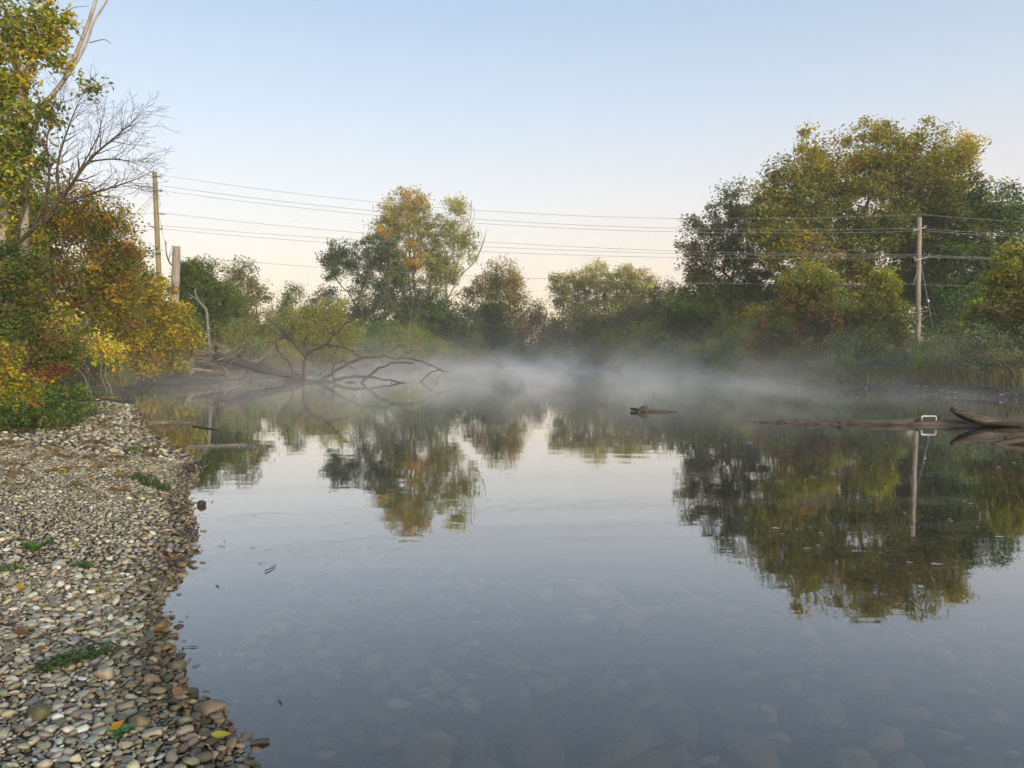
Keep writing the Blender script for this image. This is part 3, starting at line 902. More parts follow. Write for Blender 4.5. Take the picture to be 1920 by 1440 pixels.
LBL = {
    'grey': 'grey-green willow shrub %s',
    'olive': 'olive green dogwood shrub %s',
    'tan': 'faded tan goldenrod clump %s',
    'dark': 'dark green honeysuckle shrub %s',
    'rust': 'rusty brown dogwood shrub %s'}
rg = np.random.default_rng(77)
def bank_rows(path, side, where, rows, keep=None):
    path = np.array(path)
    seg = np.linalg.norm(np.diff(path, axis=0), axis=1)
    tot = seg.sum(); cum = np.concatenate([[0], np.cumsum(seg)])
    for ri, (off, spc, s0, s1, kinds) in enumerate(rows):
        pos = ('at the waterline of the %s', 'in the middle of the thicket on the %s', 'at the back of the thicket on the %s', 'below the tall trees of the %s')[ri] % where
        s_ = rg.uniform(0, spc)
        while s_ < tot:
            i = min(np.searchsorted(cum, s_) - 1, len(seg) - 1); i = max(i, 0)
            f = (s_ - cum[i]) / seg[i]
            p_ = path[i] + (path[i + 1] - path[i]) * f
            d = (path[i + 1] - path[i]) / seg[i]
            nrm = np.array([-d[1], d[0]]) * side
            q = p_ + nrm * (off + rg.normal(0, 0.5)) + d * rg.normal(0, 0.3)
            if float(sdist(np.array([q[0]]), np.array([q[1]]))[0]) > 0.25 and (keep is None or keep(q)):
                kd = kinds[rg.integers(len(kinds))]
                put_shrub(kd, q[0], q[1], rg.uniform(s0, s1), rg, LBL[kd] % pos, LBL[kd].split(' shrub')[0].split(' clump')[0] + 's ' + pos)
            s_ += spc * rg.uniform(0.7, 1.3)

FAR = [flat(*q)[:2] for q in far_px]
bank_rows(FAR[9:], 1, 'right bank', [(1.3, 1.7, 0.45, 0.75, ['tan', 'grey', 'grey', 'olive']), (3.2, 2.1, 0.8, 1.15, ['grey', 'olive', 'tan', 'tan', 'rust']), (6.0, 2.6, 1.1, 1.6, ['olive', 'olive', 'rust', 'tan', 'dark']), (9.5, 3.4, 1.5, 2.0, ['olive', 'rust', 'dark'])],
          keep=lambda q: not (q[1] < 40 and q[0] < 20.2 and q[1] < 36))
bank_rows(FAR[6:10], 1, 'river bend', [(1.5, 2.2, 0.7, 1.1, ['tan', 'grey']), (4.5, 2.6, 1.2, 1.7, ['tan', 'olive', 'rust']), (9, 3.2, 2.0, 2.8, ['olive', 'dark', 'rust']), (14, 3.2, 2.6, 3.4, ['olive', 'grey', 'rust'])])
bank_rows(FAR[1:7], 1, 'left bank', [(1.0, 2.0, 0.5, 0.9, ['tan', 'grey', 'rust']), (3.2, 2.4, 0.9, 1.3, ['tan', 'olive', 'grey']), (6.5, 3.0, 1.4, 1.9, ['olive', 'dark', 'grey'])],
          keep=lambda q: not (q[1] < 56))

NL = [flat(*q)[:2] for q in [(248, 738), (258, 722), (300, 713), (400, 711)]]
bank_rows(NL, 1, 'driftwood shore', [(1.0, 1.3, 0.35, 0.55, ['tan', 'olive', 'dark']), (2.6, 1.7, 0.6, 0.9, ['olive', 'dark', 'rust']), (5, 2.2, 0.9, 1.2, ['olive', 'dark', 'rust'])])

# far wood closing the view behind the trees: one mass
rg = np.random.default_rng(5)
C_ = []
for _ in range(900):
    px = rg.uniform(-500, 2400)
    D = rg.uniform(140, 170)
    C_.append(at(px, 700 - (rg.random() ** 0.8) * (95 + 25 * math.sin(px * 0.011) + 14 * math.sin(px * 0.05)), D))
for _ in range(260):
    D = rg.uniform(62, 80)
    C_.append(at(rg.uniform(-500, 330), 700 - rg.random() * 150, D))
for _ in range(200):
    D = rg.uniform(85, 100)
    C_.append(at(rg.uniform(1500, 2300), 700 - rg.random() * 170, D))
C_ = np.array(C_)
C_[:, 2] = np.maximum(C_[:, 2], 0.9)
LV, LF, LC = leaf_cloud(C_, 60, 2.4, 0.5, [(GRY, 2), (DGRN, 2), (OLV, 2), (BRN, 1)], rg)
wood = obj('distant_wood', new_mesh('distant_wood', LV, LF, False, LC), M['leaf'])
wood['kind'] = 'stuff'
tag(wood, 'far-off wood closing the view behind the river trees', 'wood')

# low grasses and dead stems along both banks
def blades(P, n_per, spread, h, wd, palette, rg):
    P = np.asarray(P, float)
    idx = np.repeat(np.arange(len(P)), n_per)
    n = len(idx)
    B = P[idx] + np.stack([rg.normal(0, spread, n), rg.normal(0, spread, n), np.zeros(n)], axis=1)
    hh = h * rg.uniform(0.4, 1.3, n)
    lean = rg.normal(0, 0.38, (n, 2)) * hh[:, None]
    a = rg.uniform(0, 6.28, n)
    sd = np.stack([np.cos(a), np.sin(a), np.zeros(n)], axis=1) * wd * rg.uniform(0.6, 1.3, n)[:, None]
    mid = B + np.stack([lean[:, 0] * 0.35, lean[:, 1] * 0.35, hh * 0.6], axis=1)
    tip = B + np.stack([lean[:, 0], lean[:, 1], hh], axis=1)
    V = np.stack([B - sd, B + sd, mid + sd * 0.8, mid - sd * 0.8, tip + sd * 0.1, tip - sd * 0.1], axis=1).reshape(-1, 3)
    o_ = (np.arange(n) * 6)[:, None]
    Fc = np.concatenate([o_ + np.array([[0, 1, 2, 3]]), o_ + np.array([[3, 2, 4, 5]])])
    cols = np.array([c for c, _ in palette]); q = np.array([x for _, x in palette], float)
    lc = LEAFK * cols[rg.choice(len(cols), n, p=q / q.sum())] * rg.uniform(0.7, 1.3, n)[:, None]
    return V, Fc, np.repeat(lc, 6, axis=0)

rg = np.random.default_rng(9)
G = []
for i in range(3600):
    s_ = rg.uniform(0, len(FAR) - 1.001)
    k_ = int(s_); f = s_ - k_
    p_ = FAR[k_] * (1 - f) + FAR[k_ + 1] * f
    d = FAR[k_ + 1] - FAR[k_]; d = d / np.linalg.norm(d)
    q = p_ + np.array([-d[1], d[0]]) * (0.5 + rg.random() ** 1.4 * 6)
    G.append((q[0], q[1], 0))
for i in range(1500):
    s_ = rg.uniform(0, len(NL) - 1.001)
    k_ = int(s_); f = s_ - k_
    p_ = NL[k_] * (1 - f) + NL[k_ + 1] * f
    d = NL[k_ + 1] - NL[k_]; d = d / np.linalg.norm(d)
    q = p_ + np.array([-d[1], d[0]]) * (0.4 + rg.random() * 5)
    G.append((q[0], q[1], 0))
G = np.array(G)
sd_ = sdist(G[:, 0], G[:, 1])
G = G[(sd_ > 0.35) & ~((G[:, 1] < 37) & (G[:, 0] > 10) & (sd_ < 1.4))]
G[:, 2] = hgt(G[:, 0], G[:, 1])
V, Fc, LC = blades(G, 8, 0.25, 0.6, 0.014, [(OLV, 2), (GRY, 2), (TAN, 2), (BRN, 1)], rg)
gr = obj('bank_grass', new_mesh('bank_grass', V, Fc, False, LC), M['leaf'])
gr['kind'] = 'stuff'
tag(gr, 'low grasses and dead stems along both river banks', 'grass')

# ------------------------------------------------------------------ utility poles and wires
def utility_pole(label, top_px, base_px, D, r0, r1, mat):
    b0 = at(base_px[0], base_px[1], D); t0 = at(top_px[0], top_px[1], D)
    b0[2] = h1(b0[0], D) - 0.3
    root = thing('utility_pole', label, 'utility pole', b0)
    P = np.array([b0 + (t0 - b0) * f for f in np.linspace(0, 1, 14)])
    obj('pole', tube(P, np.linspace(r0, r1, 14), 14, 0.012, 2, b0), M[mat], root)
    return root, b0, t0

def arm(root, b0, pa, pb, r, mat='pole_wood', ins=True, up=0.28):
    o = obj('crossarm', tube(resample([pa, pb], 0.3), [r] * len(resample([pa, pb], 0.3)), 6, 0.02, 1, b0), M[mat], root)
    if ins:
        for q in (pa, pb):
            P = np.array([q + np.array([0, 0, f * up]) for f in (0, 0.3, 0.35, 0.5, 0.55, 0.75, 0.8, 1.0)])
            obj('insulator', tube(P, [0.02, 0.02, 0.045, 0.045, 0.03, 0.04, 0.035, 0.02], 8, 0, 1, b0), M['porcelain'], root)

LP, lb, lt = utility_pole('leaning greenish wooden utility pole beyond the golden tree', (290, 322), (304, 640), 54, 0.2, 0.155, 'pole_green')
RP, rb, rt = utility_pole('upright weathered grey utility pole standing among the right bank shrubs', (1724, 408), (1721, 640), 50, 0.17, 0.135, 'pole_wood')
WIRES = [('top', (297, 327), (1724, 402), 1040, 402.6, 0.011), ('second', (300, 348), (1718, 428), 1040, 420, 0.0115), ('third', (300, 357), (1734, 433), 1040, 426.7, 0.0115),
         ('fourth', (301, 399), (1716, 477), 1040, 460.6, 0.011), ('fifth', (302, 423), (1718, 480), 1040, 468.7, 0.011), ('sixth', (302, 429), (1740, 482), 1040, 477, 0.011), ('lowest', (303, 478), (1722, 533), 1040, 523, 0.0115)]
offL = [0, -0.7, 0.5, -0.2, -0.6, 0.5, 0.15]
offR = [0, -0.5, 0.6, -0.3, 0.0, 0.5, -0.2]
for (nm, pl_, pr_, mx_, my_, rad), ol, orr in zip(WIRES, offL, offR):
    a = at(pl_[0], pl_[1], 54 + ol); b = at(pr_[0], pr_[1], 50 + orr)
    best = None
    for sag in np.linspace(-0.5, 2.5, 61):
        fs = np.linspace(0, 1, 60)
        P = a[None] * (1 - fs[:, None]) + b[None] * fs[:, None]
        P[:, 2] -= sag * 4 * fs * (1 - fs)
        v = P - np.array([0, 0, CAM_H])
        fw = v[:, 1] * math.cos(PITCH) - v[:, 2] * math.sin(PITCH)
        upv = v[:, 1] * math.sin(PITCH) + v[:, 2] * math.cos(PITCH)
        X = 960 + F * v[:, 0] / fw; Y = 720 - F * upv / fw
        e = abs(np.interp(mx_, X, Y) - my_)
        if best is None or e < best[0]:
            best = (e, sag, P)
    sag = best[1]
    d = b - a
    d[2] = 0.0
    fs = np.linspace(0, 1, 24)
    lft = np.array([a - d * f - np.array([0, 0, max(sag, 0.3) * 4 * f * (1 - f)]) for f in fs[::-1]])
    rgt = np.array([b + d * f - np.array([0, 0, max(sag, 0.3) * 4 * f * (1 - f)]) for f in fs])
    P = np.vstack([lft[:-1], best[2], rgt[1:]])
    one_tube('power_line', {'top': 'topmost power line strung between the two utility poles', 'second': 'upper line of the pair below the topmost power line', 'third': 'lower line of the pair below the topmost power line',
                            'fourth': 'upper of the three close lines at mid height of the poles', 'fifth': 'middle of the three close lines at mid height of the poles', 'sixth': 'lower of the three close lines at mid height of the poles',
                            'lowest': 'single lowest line running well below the other wires'}[nm], 'wire', P, [rad] * len(P), 'wire', 0, 4, 0)
    if nm != 'lowest' and nm != 'top':
        pass
# fittings, left pole
arm(LP, lb, at(276, 349, 53.2), at(303, 359, 54.7), 0.05)
arm(LP, lb, at(281, 424, 53.3), at(304, 430, 54.7), 0.05)
for (x_, y_) in ((294, 329), (298, 399)):
    P = np.array([at(x_ - 3, y_ + 1, 54), at(x_ + 5, y_ + 2, 54), at(x_ + 13, y_ + 3, 54)])
    obj('insulator', tube(P, [0.04, 0.06, 0.03], 8, 0, 1, lb), M['porcelain'], LP)
for (p_, q_) in (((288, 362), (255, 400)), ((288, 366), (262, 402)), ((289, 372), (268, 404)), ((298, 405), (312, 470)), ((285, 335), (250, 372))):
    obj('guy_wire', tube(np.array([at(p_[0], p_[1], 54), (at(p_[0], p_[1], 54) + at(q_[0], q_[1], 53.4)) / 2, at(q_[0], q_[1], 53)]), [0.014] * 3, 4, 0, 1, lb), M['wire'], LP)
# fittings, right pole
arm(RP, rb, at(1713, 432, 49.3), at(1736, 426, 50.7), 0.035, 'metal', True, 0.12)
arm(RP, rb, at(1715, 488, 49.3), at(1742, 482, 50.8), 0.03, 'metal', True, 0.2)
for (p_, q_) in (((1727, 495), (1749, 615)), ((1722, 503), (1712, 535))):
    a_ = at(p_[0], p_[1], 50); b_ = at(q_[0], q_[1], 49)
    obj('guy_wire', tube(resample([a_, b_], 1.0), [0.02] * len(resample([a_, b_], 1.0)), 4, 0, 1, rb), M['wire'], RP)
P = resample([at(1739, 562, 49.5), at(1741, 566, 49.5)], 0.05)
obj('guy_marker', tube(P, [0.07] * len(P), 6, 0, 1, rb), M['white'], RP)

# ------------------------------------------------------------------ fallen tree in the river
def fz(x, y):
    return (480 + x / 4.8, 580 + y / 4.8)
D0 = 45.0
FRG = np.random.default_rng(12)
def fpath(pts, d0, d1):
    pp = [at(*fz(x, y), D0 + d0 + (d1 - d0) * i / max(1, len(pts) - 1)) for i, (x, y) in enumerate(pts)]
    q = smooth_path(pp, 4)
    q[1:-1] += FRG.normal(0, 0.028, (len(q) - 2, 3))
    return q
P = fpath([(250, 655), (340, 636), (440, 652), (600, 650), (720, 672), (850, 668), (960, 672), (1100, 690)], 0.5, 0)
ft = thing('fallen_tree', 'dead fallen tree with dark crooked branches lying in the misty river', 'dead tree', P[0])
fb = np.array(P[0])
obj('trunk', tube(P, np.linspace(0.2, 0.07, len(P)), 9, 0.1, 1, fb), M['bark_wet'], ft)
BR = [
    ([(425, 660), (430, 480), (480, 390), (600, 330), (720, 210), (820, 120), (885, 106)], 0, -1.0, 0.105, 0.022,
     [([(480, 388), (435, 320), (440, 270), (490, 215), (525, 240)], 0, -0.6, 0.05, 0.015), ([(432, 425), (340, 300), (220, 180), (90, 70)], 0, 0.8, 0.045, 0.015),
      ([(600, 330), (720, 325), (830, 360), (920, 410), (1000, 442)], -0.4, -1.5, 0.04, 0.012), ([(720, 325), (770, 365), (825, 390)], -0.6, -0.8, 0.02, 0.008), ([(415, 470), (400, 465)], 0, 0, 0.05, 0.03),
      ([(440, 270), (470, 255), (500, 330)], 0, -0.5, 0.015, 0.007), ([(250, 205), (330, 215), (390, 270)], 0.5, 0.3, 0.015, 0.007)]),
    ([(338, 640), (310, 500), (240, 430), (175, 310), (220, 265), (290, 262)], 0.4, 1.0, 0.07, 0.016,
     [([(175, 310), (120, 290), (60, 310)], 0.8, 1.1, 0.02, 0.008), ([(310, 500), (345, 470)], 0.4, 0.4, 0.015, 0.008)]),
    ([(560, 660), (600, 630), (700, 560), (840, 480), (980, 435), (1140, 415), (1200, 385), (1270, 335), (1335, 325)], 0, 1.5, 0.12, 0.025,
     [([(1140, 418), (1230, 440), (1400, 450), (1540, 490), (1660, 545), (1745, 565)], 1.0, 1.6, 0.06, 0.02), ([(1280, 445), (1380, 380), (1485, 370)], 1.2, 1.0, 0.035, 0.015),
      ([(1665, 545), (1590, 560), (1540, 600), (1460, 672)], 1.5, 1.2, 0.035, 0.04), ([(1660, 545), (1700, 585)], 1.5, 1.5, 0.02, 0.01), ([(1110, 425), (1150, 500)], 0.9, 0.8, 0.02, 0.008)]),
    ([(700, 640), (850, 605), (1000, 605), (1200, 635), (1400, 680), (1610, 685), (1630, 660)], -0.3, -1.0, 0.11, 0.02,
     [([(940, 672), (1040, 570), (1160, 510), (1270, 475), (1390, 488), (1425, 488)], -0.4, -1.2, 0.08, 0.02), ([(870, 605), (900, 570)], -0.4, -0.4, 0.02, 0.01), ([(1050, 560), (1060, 535)], -0.6, -0.6, 0.025, 0.015), ([(1220, 640), (1222, 700)], -0.6, -0.6, 0.03, 0.02)]),
    ([(720, 660), (690, 590), (700, 500), (790, 465), (840, 500), (890, 535)], -0.2, -0.8, 0.06, 0.015,
     [([(697, 500), (670, 430), (740, 430), (800, 455)], -0.4, -0.6, 0.025, 0.01), ([(760, 470), (850, 432), (960, 430)], -0.5, -0.8, 0.02, 0.008)]),
    ([(565, 660), (575, 600), (608, 548)], -0.3, -0.5, 0.03, 0.012, []),
]
for i, (pts, d0, d1, r0, r1, subs) in enumerate(BR):
    P = fpath(pts, d0, d1)
    bo = obj('branch', tube(P, np.linspace(r0, r1, len(P)), 8, 0.07, i, fb), M['bark_wet'], ft)
    for j, (sp, e0, e1, s0, s1) in enumerate(subs):
        P = fpath(sp, e0, e1)
        obj('side_branch', tube(P, np.linspace(s0, s1, len(P)), 6, 0.12, i * 9 + j, fb), M['bark_wet'], bo)
    P = fpath(pts, d0, d1)
    for j in range(7):
        q = P[FRG.integers(len(P) // 3, len(P))]
        d = FRG.normal(0, 1, 3); d[2] = abs(d[2]) * 0.8; d /= np.linalg.norm(d)
        L = FRG.uniform(0.25, 0.8)
        T = resample([q, q + d * L * 0.5, q + d * L + FRG.normal(0, 0.12, 3)], L / 4, 0.02, FRG)
        obj('twig', tube(T, np.linspace(0.014, 0.006, len(T)), 5, 0.1, j, fb), M['bark_wet'], bo)

# ------------------------------------------------------------------ driftwood
one_tube('driftwood_log', 'thick dark log sloping from the driftwood pile into the water', 'log', px_path([(405, 668, 1.5), (450, 682, 1), (500, 695, 0.4), (560, 708, 0)], 46.5), np.array([0.26] * 5 + [0.24] * 4 + [0.2] * 4), 'bark_wet', 3, 12, 0.05)
one_tube('driftwood_log', 'bare grey limb slanting down beneath the golden tree', 'log', px_path([(300, 650, 1), (325, 668), (345, 682), (362, 702)], 44), np.linspace(0.11, 0.16, 13), 'drift', 4, 9, 0.07)
one_tube('driftwood_log', 'long low log lying along the waterline below the golden tree', 'log', px_path([(280, 708), (340, 707), (420, 711), (450, 713)], 46), np.linspace(0.16, 0.1, 13), 'drift_dark', 5, 9, 0.08)
one_tube('driftwood_log', 'pale limb angled across the dark shrubs above the weeds', 'log', px_path([(100, 680, 0.5), (125, 668), (150, 652), (168, 632, 1)], 24), np.linspace(0.1, 0.05, 13), 'drift', 6, 8, 0.08)
rg = np.random.default_rng(31)
for i in range(64):
    big = i < 12
    cx = rg.normal(405, 34); cy_ = rg.uniform(650, 708)
    D = rg.uniform(46.5, 51)
    c = at(cx, cy_, D)
    zc = rg.random() ** 1.2 * 2.2 * math.exp(-((cx - 400) / 70) ** 2)
    c[2] = max(0.05, h1(c[0], c[1]) * 0.3) + zc
    L = rg.uniform(1.6, 4.2) if not big else rg.uniform(2.5, 4.8)
    az = rg.normal(0, 0.75) + (math.pi if rg.random() < 0.5 else 0)
    el = rg.normal(0.08, 0.33)
    d = np.array([math.cos(az) * math.cos(el), math.sin(az) * math.cos(el), math.sin(el)])
    a_ = c - d * L / 2; b_ = c + d * L / 2
    P = resample([a_, b_], L / 5, 0.05, rg)
    P[:, 2] = np.maximum(P[:, 2], -0.05)
    r_ = rg.uniform(0.018, 0.045) if not big else rg.uniform(0.05, 0.1)
    if big:
        one_tube('driftwood_log', 'weathered log jammed in the driftwood pile on the left bank', 'log', P, np.linspace(r_, r_ * 0.7, len(P)), 'drift' if i % 2 else 'drift_dark', i, 8, 0.08, 'logs in the driftwood pile')
    else:
        one_tube('driftwood_stick', 'bleached stick tangled in the driftwood pile on the left bank', 'stick', P, np.linspace(r_, r_ * 0.4, len(P)), 'drift', i, 6, 0.08, 'sticks in the driftwood pile')
for i in range(16):
    cx = rg.uniform(440, 560)
    c = at(cx, rg.uniform(690, 714), rg.uniform(45, 50)); c[2] = rg.uniform(0.02, 0.35)
    L = rg.uniform(1.0, 2.6); az = rg.normal(0, 0.6); el = rg.normal(0, 0.2)
    d = np.array([math.cos(az), math.sin(az), math.sin(el)])
    P = resample([c - d * L / 2, c + d * L / 2], L / 4, 0.05, rg)
    one_tube('driftwood_stick', 'grey stick lying in the flotsam between log and fallen tree', 'stick', P, np.linspace(0.04, 0.015, len(P)), 'drift', 100 + i, 6, 0.08, 'sticks in the flotsam')

# logs on the right
def rough_log(name, label, P, R, mat, seed, k=20, amp=0.11, stubs=()):
    rg2 = np.random.default_rng(seed)
    P = np.asarray(P, float)
    s_ = np.concatenate([[0], np.cumsum(np.linalg.norm(np.diff(P, axis=0), axis=1))])
    m_ = int(s_[-1] / 0.09)
    t_ = np.linspace(0, s_[-1], m_)
    Q = np.stack([np.interp(t_, s_, P[:, i]) for i in range(3)], axis=1)
    Q[:, 1:] += np.cumsum(rg2.normal(0, 0.004, (m_, 2)), axis=0) * 0.6
    RR = np.interp(t_, s_, R) * (1 + 0.05 * np.sin(t_ * 5.1) + rg2.normal(0, 0.015, m_))
    me = tube(Q, RR, k, 0.0, seed, Q[0])
    co = np.zeros(len(me.vertices) * 3); me.vertices.foreach_get('co', co); co = co.reshape(-1, 3) + Q[0]
    ring = np.repeat(np.arange(m_), k); ang = np.tile(np.arange(k), m_) * 2 * np.pi / k
    f = sum(rg2.normal(0, 1) * np.sin(n_ * ang + rg2.uniform(0, 6) + (0.5 * n_ * np.sin(t_[ring] * rg2.uniform(0.3, 1.2)))) for n_ in (2, 3, 4, 5, 7, 9)) / 3.5
    f = f + rg2.normal(0, 0.25, len(f))
    co = Q[ring] + (co - Q[ring]) * (1 + amp * f)[:, None]
    me.vertices.foreach_set('co', (co - Q[0]).ravel()); me.update()
    root = tag(obj(name, me, M[mat], None, Q[0]), label, 'log')
    for (fr_, L, az, el, r_) in stubs:
        q = Q[int(fr_ * (m_ - 1))]
        d = np.array([math.cos(az) * math.cos(el), math.sin(az) * math.cos(el), math.sin(el)])
        T = resample([q, q + d * L], L / 3, 0.01, rg2)
        obj('stub', tube(T, np.linspace(r_, r_ * 0.55, len(T)), 8, 0.15, seed, Q[0]), M[mat], root)
    return root
P = px_path([(1395, 785, 0.8), (1440, 786, 0.6), (1560, 789, 0.2), (1700, 794), (1800, 799), (1920, 806, -0.4), (2040, 814, -0.8)], 18.9)
P[:, 2] = np.concatenate([np.linspace(-0.04, 0.02, 8), np.linspace(0.02, 0.06, len(P) - 8)]) + np.random.default_rng(4).normal(0, 0.008, len(P))
rough_log('floating_log', 'long half-sunk log stretching across the water to the right bank', P, np.concatenate([np.linspace(0.02, 0.085, 8), np.linspace(0.085, 0.13, len(P) - 8)]), 'drift_log', 8, stubs=[(0.3, 0.3, -2.0, 0.35, 0.035), (0.52, 0.28, -1.2, 0.5, 0.03), (0.7, 0.3, 2.0, 0.9, 0.03)])
P = px_path([(1783, 767, 0), (1800, 772), (1830, 785), (1870, 790), (1930, 789), (2000, 786)], 18.4)
rough_log('driftwood_log', 'stout broken log resting on the long half-sunk log', P, np.linspace(0.05, 0.12, 6).tolist() + [0.115] * (len(P) - 6), 'drift_log', 9, amp=0.17, stubs=[(0.18, 0.35, 0.3, -0.5, 0.06), (0.5, 0.3, -2.2, 0.7, 0.035)])
P = px_path([(1860, 836), (1890, 832), (1930, 822), (1990, 812)], 14.9)
P[:, 2] = np.linspace(-0.02, 0.16, len(P))
rough_log('driftwood_log', 'short dark log poking from the water in front of the half-sunk log', P, np.linspace(0.03, 0.11, len(P)), 'bark_wet', 10, amp=0.15)
P = px_path([(1884, 820), (1895, 817), (1906, 813)], 16)
one_tube('driftwood_stick', 'little broken stub beside the short dark log', 'stick', P, np.linspace(0.03, 0.025, len(P)), 'drift_dark', 11, 7, 0.08)
P = px_path([(1820, 833), (1860, 829), (1878, 831)], 15.4)
P[:, 2] = 0.01
one_tube('driftwood_stick', 'thin pale twig floating left of the short dark log', 'stick', P, np.linspace(0.008, 0.012, len(P)), 'drift', 12, 6, 0.08)
# white bracket on the log
cL = at(1728, 793, 18.8); cR = at(1755, 794, 18.75)
cL[2] = 0.12; cR[2] = 0.12
zt = 0.225
P = np.array([cL, [cL[0], cL[1], zt - 0.025], [cL[0] + 0.02, cL[1], zt], (np.array([cL[0], cL[1], zt]) + np.array([cR[0], cR[1], zt])) / 2, [cR[0] - 0.02, cR[1], zt], [cR[0], cR[1], zt - 0.025], cR])
one_tube('bracket', 'small white U-shaped handle sticking up on the half-sunk log', 'handle', P, [0.017] * len(P), 'white', 1, 8, 0)
# snag mid river
P = px_path([(1184, 769, 0.3), (1200, 771), (1220, 771), (1245, 774), (1270, 777)], 23)
P[:, 2] = np.linspace(0.07, -0.015, len(P))
sn = thing('river_snag', 'small dark root snag poking from the water in mid river', 'snag', P[0])
obj('stem', tube(P, np.linspace(0.05, 0.04, len(P)), 9, 0.1, 1, P[0]), M['bark_wet'], sn)
Q = px_path([(1196, 774), (1203, 767), (1211, 766), (1214, 776)], 23)
obj('root', tube(Q, np.linspace(0.07, 0.06, len(Q)), 9, 0.15, 2, P[0]), M['bark_wet'], sn)
Q = px_path([(1209, 768), (1212, 760), (1210, 754), (1206, 750)], 23)
obj('twig', tube(Q, np.linspace(0.012, 0.005, len(Q)), 6, 0.1, 3, P[0]), M['bark_wet'], sn)

# sticks lying in the shallows
for i, (pts, r_, lab, mt) in enumerate([
    ([(278, 792), (320, 791), (366, 793)], 0.03, 'pale straight stick floating at the shore below the golden reflection', 'drift'),
    ([(350, 838), (400, 836), (440, 834), (462, 833)], 0.025, 'long knobbly stick floating off the point of the gravel', 'drift'),
    ([(362, 799), (385, 802), (412, 806)], 0.02, 'short dark stick floating beyond the pale straight one', 'drift_dark'),
    ([(300, 805), (318, 804)], 0.018, 'tiny pale stick floating close to the shore pebbles', 'drift'),
    ([(470, 1392), (490, 1390), (505, 1386)], 0.012, 'brown flat splinter sticking out from the near shore pebbles', 'drift_dark'),
    ([(497, 1070), (507, 1066), (517, 1058)], 0.006, 'forked dark twig drifting alone on the calm water', 'bark_wet')]):
    P = smooth_path([flat(x, y, 0.012) for x, y in pts], 4) if len(pts) > 2 else np.array([flat(x, y, 0.012) for x, y in pts])
    P = resample(P, 0.2, 0.006, np.random.default_rng(i))
    one_tube('floating_stick', lab, 'stick', P, np.linspace(r_, r_ * 0.6, len(P)), mt, i, 7, 0.1)

# ------------------------------------------------------------------ gravel: pebbles
def ico(sub):
    import bmesh
    bm = bmesh.new()
    bmesh.ops.create_icosphere(bm, subdivisions=sub, radius=1)
    V = np.array([v.co[:] for v in bm.verts]); Fc = np.array([[v.index for v in f.verts] for f in bm.faces])
    bm.free()
    return V, Fc
rg = np.random.default_rng(3)
def variants(sub, n):
    V, Fc = ico(sub)
    out = []
    for i in range(n):
        W = V.copy()
        for _ in range(4):
            d = rg.normal(0, 1, 3); d /= np.linalg.norm(d)
            W = W * (1 + 0.16 * rg.normal() * (W @ d))[:, None]
        for _ in range(5):                              # worn and broken flat sides
            d = rg.normal(0, 1, 3); d /= np.linalg.norm(d)
            lim = rg.uniform(0.5, 0.85)
            ex = np.maximum(W @ d - lim, 0)
            W = W - d[None] * ex[:, None] * 0.9
        W *= 1 + rg.normal(0, 0.04, len(W))[:, None]
        out.append(W)
    return out, Fc
VAR = {1: variants(1, 12), 2: variants(2, 14), 3: variants(3, 14)}

PC = np.array([(0.54, 0.47, 0.36), (0.45, 0.385, 0.28), (0.32, 0.26, 0.18), (0.2, 0.155, 0.1), (0.46, 0.39, 0.25), (0.64, 0.58, 0.48), (0.24, 0.2, 0.155), (0.32, 0.24, 0.14), (0.12, 0.098, 0.07), (0.36, 0.345, 0.31), (0.22, 0.14, 0.085), (0.42, 0.33, 0.26)])
PC = (PC * 0.8 + np.array([0.40, 0.36, 0.29]) * 0.2) * np.array([1.05, 1.08, 1.04])
PW = np.array([3, 3, 2.6, 2, 2, 2, 1.6, 1.6, 1, 1, 0.4, 0.5]); PW = PW / PW.sum()

def scatter(n_try, ymin, ymax, rfun, pack, cell):
    """dart throwing with varying radius"""
    grid = {}
    out = []
    Y = np.sqrt(rg.uniform(ymin ** 2, ymax ** 2, n_try))
    left = -0.69 * Y - 0.9
    X = rg.uniform(0, 1, n_try) * (2.4 - left) + left
    sd = sdist(X, Y)
    R = rfun(X, Y, sd)
    ok = (sd > -0.22) & (R > 0)
    X, Y, R, sd = X[ok], Y[ok], R[ok], sd[ok]
    od = np.argsort(-R * np.exp(rg.normal(0, 0.4, len(R))))
    for i in od:
        x, y, r_ = X[i], Y[i], R[i]
        gx_, gy_ = int(math.floor(x / cell)), int(math.floor(y / cell))
        bad = False
        for ii in (gx_ - 1, gx_, gx_ + 1):
            for jj in (gy_ - 1, gy_, gy_ + 1):
                for (x2, y2, r2) in grid.get((ii, jj), ()):
                    if (x - x2) ** 2 + (y - y2) ** 2 < (pack * (r_ + r2)) ** 2:
                        bad = True; break
                if bad: break
            if bad: break
        if not bad:
            grid.setdefault((gx_, gy_), []).append((x, y, r_))
            out.append((x, y, r_, sd[i]))
    return np.array(out)

